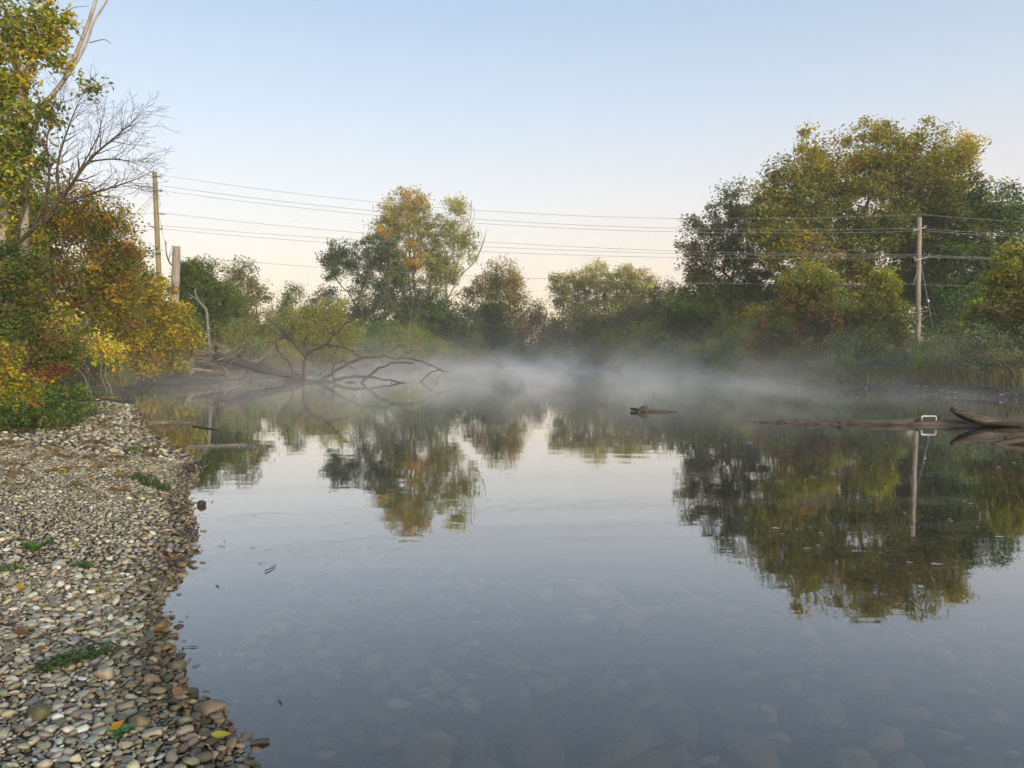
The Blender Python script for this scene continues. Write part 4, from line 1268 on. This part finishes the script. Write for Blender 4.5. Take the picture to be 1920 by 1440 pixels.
def r_near(X, Y, sd):
    base = np.exp(rg.normal(math.log(0.0098), 0.55, len(X)))
    edge = np.clip(1 - sd / 1.2, 0, 1)
    fine = 1 - 0.3 * np.clip((Y - 4.5) / 3, 0, 1) * np.clip(sd / 1.5, 0, 1)
    r_ = np.clip(base * (1 + 0.25 * edge) * fine, 0.006, 0.036)
    return np.where((sd < 0) & (rg.random(len(X)) < 0.75 + sd * -1.5), -1, r_)
def r_mid(X, Y, sd):
    r_ = np.clip(np.exp(rg.normal(math.log(0.0145), 0.38, len(X))), 0.0095, 0.036) * (1 - 0.22 * np.clip((sd - 1) / 2, 0, 1)) * (1 + 0.4 * np.clip(1 - sd / 1.0, 0, 1))
    return np.where((sd < 0) & (rg.random(len(X)) < 0.8), -1, r_)
def r_far(X, Y, sd):
    r_ = np.clip(np.exp(rg.normal(math.log(0.04), 0.3, len(X))), 0.026, 0.09)
    veg = ((X < -0.62 * Y) & (Y > 14.5)) | (rg.random(len(X)) < np.clip((Y - 20) / 8, 0, 0.8))
    return np.where(((sd < 0) & (rg.random(len(X)) < 0.8)) | veg | (sd > 9), -1, r_)

near = scatter(190000, 2.4, 6.0, r_near, 0.7, 0.09)
mid = scatter(130000, 6.0, 12.5, r_mid, 0.76, 0.09)
farp = scatter(26000, 12.5, 25, r_far, 0.8, 0.2)

def pebble_arrays(S):
    n = len(S)
    z = hgt(S[:, 0], S[:, 1])
    c = PC[rg.choice(len(PC), n, p=PW)] * rg.uniform(0.55, 1.3, n)[:, None] * (1 + rg.normal(0, 0.04, (n, 3)))
    # stones at the water's edge are wet and carry brown-green algae
    wetline = 0.25 + 0.10 * np.sin(S[:, 1] * 2.3) + 0.08 * np.sin(S[:, 0] * 5)
    wet = np.clip((wetline + 0.12 - S[:, 3]) / 0.24, 0, 1) * rg.uniform(0.7, 1, n)
    c = c * (1 - wet[:, None]) + (c * np.array([0.36, 0.3, 0.21])) * wet[:, None]
    alg = rg.random(n) < 0.1
    c[alg] *= np.array([0.84, 0.8, 0.6])
    a = S[:, 2] * rg.uniform(0.95, 1.4, n); b = S[:, 2] * rg.uniform(0.72, 1.0, n); h = S[:, 2] * rg.uniform(0.34, 0.66, n)
    yaw = rg.normal(0.2, 1.1, n)
    return z, np.clip(c, 0.01, 0.7), a, b, h, yaw

def join_pebbles(name, S, lev):
    z, c, a, b, h, yaw = pebble_arrays(S)
    vs, Fc = VAR[lev]
    n = len(S); m_ = len(vs[0])
    W = np.array(vs)[rg.integers(len(vs), size=n)]
    W = W * np.stack([a, b, h], axis=1)[:, None, :]
    tx, ty = rg.normal(0, 0.24, n), rg.normal(0, 0.24, n)
    W[:, :, 2] += W[:, :, 0] * tx[:, None] + W[:, :, 1] * ty[:, None]
    cs_, sn_ = np.cos(yaw), np.sin(yaw)
    x = W[:, :, 0] * cs_[:, None] - W[:, :, 1] * sn_[:, None]
    y = W[:, :, 0] * sn_[:, None] + W[:, :, 1] * cs_[:, None]
    V = np.stack([x + S[:, 0][:, None], y + S[:, 1][:, None], W[:, :, 2] + (z + h * 0.25 + rg.uniform(-0.35, 0.9, n) * h)[:, None]], axis=2).reshape(-1, 3)
    FF = (Fc[None] + (np.arange(n) * m_)[:, None, None]).reshape(-1, 3)
    return new_mesh(name, V, FF, True, np.repeat(c, m_, axis=0))

# the 300 pebbles that show largest are pieces of their own
def to_px(x, y, z):
    v1 = y * math.cos(PITCH) - (z - CAM_H) * math.sin(PITCH)
    u1 = y * math.sin(PITCH) + (z - CAM_H) * math.cos(PITCH)
    return 960 + F * x / v1, 720 - F * u1 / v1
app = near[:, 2] / near[:, 1]
px_, py_ = to_px(near[:, 0], near[:, 1], hgt(near[:, 0], near[:, 1]))
app = np.where((px_ > 0) & (py_ < 1440) & (px_ < 1920), app, 0)
od = np.argsort(-app)
bigS = near[od[:300]]; restS = near[od[300:]]
bm_ = []
for i, W in enumerate(VAR[2][0]):
    me = new_mesh('pebble', W, VAR[2][1], True)
    me.materials.append(M['stone'])
    bm_.append(me)
z, c, a, b, h, yaw = pebble_arrays(bigS)
for i in range(len(bigS)):
    o = bpy.data.objects.new('pebble', bm_[rg.integers(len(bm_))])
    COL.objects.link(o)
    o.parent = bank
    o.location = (bigS[i, 0], bigS[i, 1], z[i] + h[i] * rg.uniform(0.25, 0.7))
    o.scale = (a[i], b[i], h[i] * 1.05)
    o.rotation_euler = (rg.normal(0, 0.14), rg.normal(0, 0.14), yaw[i])
    o.color = (*c[i], 1)
for S, lev in ((restS[restS[:, 2] > 0.0165], 2), (restS[restS[:, 2] <= 0.0165], 1), (mid, 1), (farp, 1)):
    o = obj('small_pebbles', join_pebbles('small_pebbles', S, lev), M['stones'], bank)
    o['kind'] = 'stuff'
print('pebbles', len(near), len(mid), len(farp))

# notable single stones
for i, (px, py, wpx, hgt_f, col_, lab) in enumerate([
    (262, 900 + 465, 40, 0.75, (0.16, 0.135, 0.07), 'rounded olive brown cobble beside the small green weed'),
    (76, 1362, 40, 0.75, (0.1, 0.09, 0.045), 'dark mossy cobble among the pale pebbles of the near bank'),
    (390, 1352, 46, 0.7, (0.17, 0.13, 0.085), 'broad brown stone at the lip of the near shore'),
    (330, 1262, 30, 0.9, (0.1, 0.09, 0.06), 'dark upright stone standing in the shallow edge'),
    (301, 1186, 28, 0.8, (0.13, 0.095, 0.035), 'round mustard brown stone at the waterline'),
    (360, 1006, 22, 0.8, (0.06, 0.05, 0.04), 'dark wet stone just off the shore with a curl of twig'),
    (365, 1036, 19, 0.6, (0.2, 0.18, 0.14), 'pale flat stone lying alone in the shallows'),
    (368, 875, 15, 0.9, (0.02, 0.018, 0.018), 'near-black stone at the tip of the gravel point'),
    (357, 886, 18, 0.9, (0.03, 0.025, 0.022), 'dark brown stone next to the near-black one'),
    (376, 948, 16, 0.7, (0.05, 0.04, 0.03), 'wet brown stone standing off the shore by itself'),
    (110, 1070, 26, 0.7, (0.3, 0.29, 0.27), 'smooth pale grey cobble between two weed tufts'),
    (199, 1283, 36, 0.8, (0.33, 0.27, 0.19), 'large tan cobble in the middle of the near bank'),
    (283, 1440 - 158, 30, 0.75, (0.22, 0.15, 0.09), 'russet stone beside the broad brown stone'),
    (283, 1032 + 366, 36, 0.75, (0.35, 0.31, 0.24), 'pale cream cobble near the yellow willow leaf')]):
    g = hit(px, py)
    dist = np.linalg.norm(g - np.array([0, 0, CAM_H]))
    r_ = wpx / F * dist / 2
    me = new_mesh('stone', VAR[3][0][i % 14] * np.array([r_, r_ * 0.85, r_ * hgt_f]), VAR[3][1], True)
    o = obj('stone', me, M['stone'], None, (g[0], g[1], max(g[2], -0.01) + r_ * hgt_f * 0.45))
    o.rotation_euler = (0.1, -0.08, rg.uniform(-0.5, 0.5))
    o.color = (*col_, 1)
    tag(o, lab, 'stone')

# riverbed stones seen through the shallow water
n = 1100
S = np.stack([-1.9 + 6.4 * rg.random(n) ** 1.5, 2.2 + 6.0 * rg.random(n) ** 1.5, np.clip(np.exp(rg.normal(math.log(0.075), 0.5, n)), 0.03, 0.2), np.zeros(n)], axis=1)
S[:, 3] = sdist(S[:, 0], S[:, 1])
S = S[(S[:, 3] < -0.1)]
S[:, 2] = np.minimum(S[:, 2], (-hgt(S[:, 0], S[:, 1]) - 0.02) * 0.6)
S = S[S[:, 2] > 0.015]
S[:, 3] = 0.2
o = obj('riverbed_stones', join_pebbles('riverbed_stones', S, 1), M['stones'], ground)
o['kind'] = 'stuff'
# stony strip on the far right shore
n = 420
px = rg.uniform(1600, 2000, n); 
S = np.array([flat(x, 752 - (1920 - x) * 0.078 - rg.uniform(-2, 9), 0.05) for x in px])
S = np.stack([S[:, 0], S[:, 1], rg.uniform(0.02, 0.075, n), np.full(n, 0.2)], axis=1)
o = obj('shore_stones', join_pebbles('shore_stones', S, 1), M['stones'], ground)
o['kind'] = 'stuff'

# ------------------------------------------------------------------ weeds and fallen leaves
def rosette(rg, n, L, wd, lift, col, curl=0.5):
    V = []; Fc = []; C = []
    for i in range(n):
        a = i / n * 6.28 + rg.normal(0, 0.3)
        l = L * rg.uniform(0.6, 1.15); e = lift * rg.uniform(0.6, 1.4)
        dr = np.array([math.cos(a), math.sin(a), 0]); sdv = np.array([-math.sin(a), math.cos(a), 0])
        c = np.array(col) * rg.uniform(0.7, 1.35)
        ws = [0.08, 0.5, 0.95, 1.0, 0.7, 0.08]
        b0 = len(V)
        for j, ww in enumerate(ws):
            f = j / (len(ws) - 1)
            p_ = dr * l * (f * math.cos(e * 0.6)) + np.array([0, 0, l * (math.sin(e) * f - curl * f * f * 0.6) + 0.015])
            V += [p_ - sdv * wd * ww * l + np.array([0, 0, 0.08 * l * ww]), p_, p_ + sdv * wd * ww * l + np.array([0, 0, 0.08 * l * ww])]
            C += [c, c * 1.15, c]
        for j in range(len(ws) - 1):
            q = b0 + j * 3
            Fc += [(q, q + 1, q + 4, q + 3), (q + 1, q + 2, q + 5, q + 4)]
    return np.array(V), np.array(Fc), np.array(C)

rg = np.random.default_rng(21)
def plant(name, label, px, py, n, L, wd, lift, col, group=None):
    g = hit(px, py)
    V, Fc, C = rosette(rg, n, L, wd, lift, tuple(np.array(col) * 1.4))
    o = obj(name, new_mesh(name, V, Fc, True, C), M['leaf'], None, g)
    o.rotation_euler = (0, 0, rg.uniform(0, 6))
    return tag(o, label, 'plant', group)
plant('dock_plant', 'broad-leaved green dock growing alone on the pebbles', 65, 1040, 16, 0.16, 0.2, 0.9, (0.07, 0.14, 0.025))
plant('weed', 'tiny pale green seedling in the pebbles near the willow leaf', 226, 1384, 11, 0.07, 0.3, 0.5, (0.09, 0.17, 0.05))

def tuft(label, spots, n, h, col):
    for q in spots:
        g0 = hit(*q)
        V, Fc, C = blades(np.zeros((1, 3)), n, 0.02 * max(1, g0[1] / 5), h, 0.005 * max(1, g0[1] / 6), [(col, 2), (tuple(np.array(col) * 0.7), 1)], rg)
        o = obj('grass_tuft', new_mesh('grass_tuft', V, Fc, False, C), M['leaf'], None, g0)
        tag(o, label, 'plant', label.replace('tuft', 'tufts') if len(spots) > 1 else None)
tuft('bright green grass tuft on the gravel close to the water', [(258, 903), (267, 907), (276, 912), (284, 914), (294, 917), (304, 921), (312, 922)], 26, 0.13, (0.05, 0.075, 0.025))
tuft('low grass tuft up the gravel by the point', [(242, 850), (250, 847), (258, 849)], 30, 0.1, (0.07, 0.1, 0.03))
tuft('small dark green tuft beside the smooth grey cobble', [(146, 1072), (155, 1075), (163, 1076)], 40, 0.06, (0.045, 0.08, 0.02))
tuft('low creeping grass tuft left of the smooth grey cobble', [(6, 1075), (20, 1073), (31, 1072), (42, 1076)], 40, 0.05, (0.06, 0.09, 0.025))
tuft('tiny single tuft high on the gravel', [(140, 914)], 30, 0.08, (0.05, 0.08, 0.02))
for q in [(85, 1275), (100, 1268), (115, 1262), (130, 1255), (150, 1248), (175, 1240), (190, 1240)]:
    g0 = hit(*q)
    V, Fc, C = leaf_cloud(np.array([[0, 0, 0.03]]), 60, 0.075, 0.03, [((0.04, 0.062, 0.018), 2), ((0.028, 0.045, 0.013), 1)], rg, flat_=0.3, up=2)
    o = obj('creeping_weed', new_mesh('creeping_weed', V, Fc, False, C), M['leaf'], None, g0)
    tag(o, 'sprawling small-leaved green weed across the near pebbles', 'plant', 'small-leaved weeds on the near pebbles')

# green weeds at the edge of the gravel
HB = []
for s_ in range(3):
    g2 = np.random.default_rng(60 + s_)
    tips = np.stack([g2.normal(0, 0.22, 34), g2.normal(0, 0.22, 34), g2.uniform(0.05, 0.55, 34)], axis=1)
    st = [[np.array([0.0, 0.0, -0.03]) + np.array([g2.normal(0, 0.1), g2.normal(0, 0.1), 0.4]) * i / 4 for i in range(5)] for _ in range(4)]
    P0, P1, R0, R1 = skeleton(st, tips, 0.008, g2, 0.15)
    V, Fc = frustums(P0, P1, np.minimum(R0, 0.008), np.minimum(R1, 0.007), 4)
    LV, LF, LC = leaf_cloud(tips, 13, 0.12, 0.085, [((0.055, 0.095, 0.02), 3), ((0.035, 0.065, 0.016), 2), ((0.13, 0.14, 0.03), 1.4)], g2, up=0.9, aspect=0.5)
    HB.append((new_mesh('stems', V, Fc, True), new_mesh('foliage', LV, LF, False, LC)))
for i in range(30):
    px = rg.uniform(-60, 150); py = rg.uniform(748, 812) - max(0, px - 70) * 0.1
    g = hit(px, py)
    root = thing('nettle_weed', 'leafy bright green weed in the patch at the gravel edge', 'plant', g - np.array([0, 0, 0.02]), 'green weeds at the gravel edge')
    ms, mf = HB[i % 3]
    root.rotation_euler = (0, 0, rg.uniform(0, 6)); s_ = rg.uniform(0.7, 1.35); root.scale = (s_, s_, s_ * rg.uniform(0.7, 1.1))
    obj('stems', ms, M['bark_brown'], root)
    obj('foliage', mf, M['leaf'], root)
for i in range(16):
    px = rg.uniform(120, 330); py = rg.uniform(690, 722)
    g = hit(px, py)
    if float(sdist(g[:1], g[1:2])[0]) < 0.3:
        continue
    root = thing('nettle_weed', 'low green weed under the golden tree at the bank top', 'plant', g - np.array([0, 0, 0.02]), 'weeds under the golden tree')
    ms, mf = HB[i % 3]
    root.rotation_euler = (0, 0, rg.uniform(0, 6)); s_ = rg.uniform(1.0, 1.8); root.scale = (s_, s_, s_)
    obj('stems', ms, M['bark_brown'], root)
    obj('foliage', mf, M['leaf'], root)
# leaf litter on the upper bank
n = 5200
P = np.stack([rg.uniform(-26, -4, n), rg.uniform(9, 53, n), np.zeros(n)], axis=1)
sd_ = sdist(P[:, 0], P[:, 1])
P = P[(sd_ > 0.4) & ((P[:, 0] < -0.46 * P[:, 1]) | (P[:, 1] > 16)) & (rg.random(n) < 0.9)]
P[:, 2] = hgt(P[:, 0], P[:, 1]) + 0.035
LV, LF, LC = leaf_cloud(P, 5, 0.22, 0.1, [(BRN, 3), (RST, 1.5), (TAN, 1.5), (GLD, 0.8), (OLV, 1)], rg, flat_=0.06, up=2.5)
o = obj('leaf_litter', new_mesh('leaf_litter', LV, LF, False, LC), M['leaf'])
o['kind'] = 'stuff'
tag(o, 'brown fallen leaves littering the upper bank under the trees', 'leaves')

def leaf_mesh(L, wd, col, seed, curl):
    g2 = np.random.default_rng(seed)
    ws = [0.1, 0.75, 1.0, 0.8, 0.4, 0.03]
    V = []; C = []
    for j, ww in enumerate(ws):
        f = j / 5 - 0.5
        zc = curl * L * (f * f * 2)
        V += [(f * L, -wd * ww, zc + 0.25 * wd * ww), (f * L, 0, zc), (f * L, wd * ww, zc + 0.3 * wd * ww)]
        C += [np.array(col) * g2.uniform(0.8, 1.1), np.array(col) * 0.85, np.array(col) * g2.uniform(0.8, 1.1)]
    Fc = []
    for j in range(5):
        q = j * 3
        Fc += [(q, q + 1, q + 4, q + 3), (q + 1, q + 2, q + 5, q + 4)]
    return new_mesh('fallen_leaf', V, Fc, True, C)
YL = (0.6, 0.36, 0.02); OB = (0.28, 0.13, 0.04); RD = (0.16, 0.02, 0.015); PB = (0.1, 0.06, 0.05)
spec = [(40, 1120, YL, 18), (213, 1133, YL, 22), (238, 1157, YL, 14), (85, 1157, (0.5, 0.34, 0.06), 16), (221, 1391, (0.55, 0.3, 0.02), 24), (416, 1412, (0.5, 0.45, 0.04), 36), (298, 886, YL, 10), (282, 884, YL, 10), (42, 978, YL, 14), (142, 1033, YL, 12),
        (300, 947, YL, 11), (40, 925, (0.45, 0.33, 0.15), 16), (40, 1207, OB, 28), (80, 1236, OB, 22), (148, 926, OB, 16), (335, 1322, (0.35, 0.2, 0.12), 34), (57, 943, (0.5, 0.35, 0.18), 14), (312, 1050, RD, 24), (298, 1207, (0.25, 0.01, 0.01), 20), (432, 1380, RD, 22), (158, 1348, RD, 12), (22, 1196, PB, 26), (330, 1064, OB, 24), (250, 1235, PB, 24), (0, 1290, OB, 20), (190, 940, OB, 12), (60, 1408, PB, 18)]
for i, (px, py, c_, w_) in enumerate(spec):
    g = hit(px, py)
    dist = np.linalg.norm(g - np.array([0, 0, CAM_H]))
    L = w_ / F * dist * 0.9
    o = obj('fallen_leaf', leaf_mesh(L, L * rg.uniform(0.2, 0.36), c_, i, rg.uniform(0.05, 0.4)), M['leaf'], None, (g[0], g[1], g[2] + 0.045))
    o.rotation_euler = (rg.normal(0.25, 0.15), rg.normal(0, 0.25), rg.normal(0, 0.7))
    kind = 'yellow' if c_[1] > 0.29 and c_[0] > 0.4 else 'orange-brown' if c_[0] > 0.25 and c_[1] > 0.1 else 'dark red' if c_[1] < 0.03 else 'dark brown'
    tag(o, {'yellow': 'yellow fallen leaf lying on the pebbles of the bank', 'orange-brown': 'orange-brown fallen leaf lying on the pebbles', 'dark red': 'dark red fallen leaf lying among the shore pebbles', 'dark brown': 'shrivelled dark brown fallen leaf among the pebbles'}[kind], 'leaf', kind + ' leaves on the pebbles')

for i in range(34):
    py = rg.uniform(830, 1420); px = rg.uniform(0, 330) if py < 1250 else rg.uniform(0, 380)
    g = hit(px, py)
    if float(sdist(g[:1], g[1:2])[0]) < 0.05: continue
    L = rg.uniform(0.08, 0.26); az = rg.uniform(0, 6.28)
    d = np.array([math.cos(az), math.sin(az), rg.normal(0, 0.06)]) * L / 2
    g = g + np.array([0, 0, 0.03])
    P = resample([g - d, g + d], L / 4, L * 0.03, rg)
    one_tube('twig', 'thin dry twig lying on the pebbles of the gravel bank', 'twig', P, np.linspace(0.005, 0.002, len(P)), 'drift_dark', i, 5, 0.1, 'dry twigs on the gravel bank')
# leaves and flecks afloat
FL = [leaf_mesh(1.0, 0.22 + 0.06 * i, c_, 300 + i, 0.12) for i, c_ in enumerate([(0.62, 0.6, 0.52), (0.5, 0.46, 0.36), (0.68, 0.66, 0.6)])]
for me in FL:
    me.materials.append(M['leaf'])
fixed = [(1405, 830, 14), (1525, 895, 12), (1456, 991, 14), (1468, 1001, 8), (1514, 1029, 16), (1540, 1000, 8), (1706, 1055, 14), (1758, 1059, 24), (1727, 1100, 14), (1875, 1007, 18), (1833, 988, 8), (1696, 961, 8), (1780, 973, 8), (1510, 914, 8), (1546, 885, 6), (722, 796, 12), (1690, 868, 8), (1902, 868, 8), (1830, 846, 8), (1604, 851, 8), (1360, 835, 6), (1548, 850, 6), (1495, 992, 7), (1535, 1023, 7), (1785, 976, 7)]
pts = list(fixed)
for i in range(95):
    x = rg.uniform(420, 1900); y = 700 + rg.random() ** 1.2 * 250
    if y > 830 and x < 1250: continue
    pts.append((x, y, rg.uniform(4, 8)))
for i, (x, y, w_) in enumerate(pts):
    g = flat(x, y, 0.008)
    if float(sdist(g[:1], g[1:2])[0]) > -0.3: continue
    o = obj('floating_leaf', FL[i % 3], None, None, g)
    L = w_ / F * np.linalg.norm(g) 
    o.scale = (L, L, L); o.rotation_euler = (0, 0, rg.normal(0, 0.4))
    tag(o, 'small pale fallen leaf floating on the calm river', 'leaf', 'pale leaves afloat on the river')
# fine flotsam: seeds, foam and bits of leaf too small to count
n = 2600
P = []
for _ in range(n):
    q = rg.random()
    if q < 0.5:
        x, y = rg.uniform(430, 1400), 690 + rg.random() ** 1.5 * 90
    elif q < 0.8:
        x, y = rg.uniform(380, 720), rg.normal(714, 2.5)
    elif q < 0.96:
        x, y = rg.uniform(345, 480), rg.normal(836, 2)
    else:
        x, y = rg.uniform(1400, 1560), rg.normal(786, 1.5)
    P.append(flat(x, max(y, 688), 0.012))
P = np.array(P)
P = P[sdist(P[:, 0], P[:, 1]) < -0.15]
sz = 0.0013 * np.abs(P[:, 1]) * rg.uniform(0.5, 1.4, len(P))
a = rg.uniform(0, 6.28, len(P))
dx = np.stack([np.cos(a), np.sin(a), np.zeros(len(P))], axis=1) * sz[:, None]; dy = np.stack([-np.sin(a), np.cos(a), np.zeros(len(P))], axis=1) * sz[:, None] * 0.6
V = np.stack([P - dx, P - dy + np.array([0, 0, 0.006]), P + dx, P + dy + np.array([0, 0, 0.006])], axis=1).reshape(-1, 3)
o = obj('flotsam', new_mesh('flotsam', V, np.arange(len(V)).reshape(-1, 4), False, np.repeat(np.array([(0.36, 0.34, 0.3), (0.2, 0.17, 0.13), (0.5, 0.5, 0.46)])[rg.integers(3, size=len(P))], 4, axis=0)), M['leaf'])
o['kind'] = 'stuff'
tag(o, 'fine drifting flotsam of foam, seeds and leaf bits', 'flotsam')
for i in range(16):
    y = rg.uniform(880, 1340)
    xs_ = np.interp(y, [q[1] for q in shore_px[::-1]], [q[0] for q in shore_px[::-1]])
    x = xs_ + 14 + rg.exponential(42)
    c = flat(x, y, 0.006)
    L = rg.uniform(0.02, 0.07) * (1 + 0.06 * c[1]); az = rg.normal(0, 0.9)
    d = np.array([math.cos(az), math.sin(az), 0]) * L / 2
    P = resample([c - d, c, c + d], L / 4, L * 0.05, rg)
    P[:, 2] = 0.006
    one_tube('floating_twig', 'tiny dark twig drifting in the shallows off the gravel bank', 'twig', P, [0.001, *(rg.uniform(0.0015, 0.004, len(P) - 2)), 0.001], 'bark_wet', i, 5, 0.25, 'tiny twigs in the shallows')

# ------------------------------------------------------------------ air
def box_mesh(name, x0, x1, y0, y1, z0, z1):
    V = [(x, y, z) for z in (z0, z1) for y in (y0, y1) for x in (x0, x1)]
    Fc = [(0, 2, 3, 1), (4, 5, 7, 6), (0, 1, 5, 4), (2, 6, 7, 3), (0, 4, 6, 2), (1, 3, 7, 5)]
    return new_mesh(name, V, Fc)
m, t, out = mat_new('haze')
pv = N(t, 'ShaderNodeVolumePrincipled', i_Density=0.0007, i_Anisotropy=0.0)
pv.inputs['Color'].default_value = (1.0, 0.98, 0.95, 1)
t.links.new(pv.outputs[0], out.inputs['Volume'])
haze = obj('haze', box_mesh('haze', -215, 215, -70, 340, -2.3, 32), m)
haze['kind'] = 'stuff'
tag(haze, 'thin even morning haze filling the air over the river', 'haze')

# mist steaming off the water
m, t, out = mat_new('mist')
tc = N(t, 'ShaderNodeTexCoord')
sp = N(t, 'ShaderNodeSeparateXYZ')
t.links.new(tc.outputs['Object'], sp.inputs[0])
mp = N(t, 'ShaderNodeMapping')
mp.inputs['Scale'].default_value = (0.3, 0.13, 0.5)
t.links.new(tc.outputs['Object'], mp.inputs[0])
nz = N(t, 'ShaderNodeTexNoise', i_Scale=1.0, i_Detail=4, i_Roughness=0.6, i_Distortion=1.0)
t.links.new(mp.outputs[0], nz.inputs['Vector'])
mr = N(t, 'ShaderNodeMapRange')
mr.inputs['From Min'].default_value = 0.42; mr.inputs['From Max'].default_value = 0.75
t.links.new(nz.outputs['Fac'], mr.inputs['Value'])
# height fall-off
e1 = N(t, 'ShaderNodeMath', operation='MULTIPLY'); e1.inputs[1].default_value = -1 / 0.8
t.links.new(sp.outputs['Z'], e1.inputs[0])
e2 = N(t, 'ShaderNodeMath', operation='EXPONENT')
t.links.new(e1.outputs[0], e2.inputs[0])
# thins out towards the near water
yr = N(t, 'ShaderNodeMapRange', interpolation_type='SMOOTHSTEP')
yr.inputs['From Min'].default_value = 14; yr.inputs['From Max'].default_value = 40
t.links.new(sp.outputs['Y'], yr.inputs['Value'])
k1 = N(t, 'ShaderNodeMath', operation='MULTIPLY'); k2 = N(t, 'ShaderNodeMath', operation='MULTIPLY'); k3 = N(t, 'ShaderNodeMath', operation='MULTIPLY')
t.links.new(mr.outputs[0], k1.inputs[0]); t.links.new(e2.outputs[0], k1.inputs[1])
t.links.new(k1.outputs[0], k2.inputs[0]); t.links.new(yr.outputs[0], k2.inputs[1])
xr = N(t, 'ShaderNodeMapRange', interpolation_type='SMOOTHSTEP')
xr.inputs['From Min'].default_value = -22; xr.inputs['From Max'].default_value = -9; xr.inputs['To Min'].default_value = 0.12
t.links.new(sp.outputs['X'], xr.inputs['Value'])
k4 = N(t, 'ShaderNodeMath', operation='MULTIPLY')
t.links.new(k2.outputs[0], k4.inputs[0]); t.links.new(xr.outputs[0], k4.inputs[1])
t.links.new(k4.outputs[0], k3.inputs[0]); k3.inputs[1].default_value = 0.115
pv = N(t, 'ShaderNodeVolumePrincipled')
pv.inputs['Color'].default_value = (1.0, 0.99, 0.95, 1)
t.links.new(k3.outputs[0], pv.inputs['Density'])
t.links.new(pv.outputs[0], out.inputs['Volume'])
mist = obj('mist', box_mesh('mist', -26, 26, 15, 116, 0.02, 4.5), m)
mist['kind'] = 'stuff'
tag(mist, 'white mist steaming off the far reach of the river', 'mist')
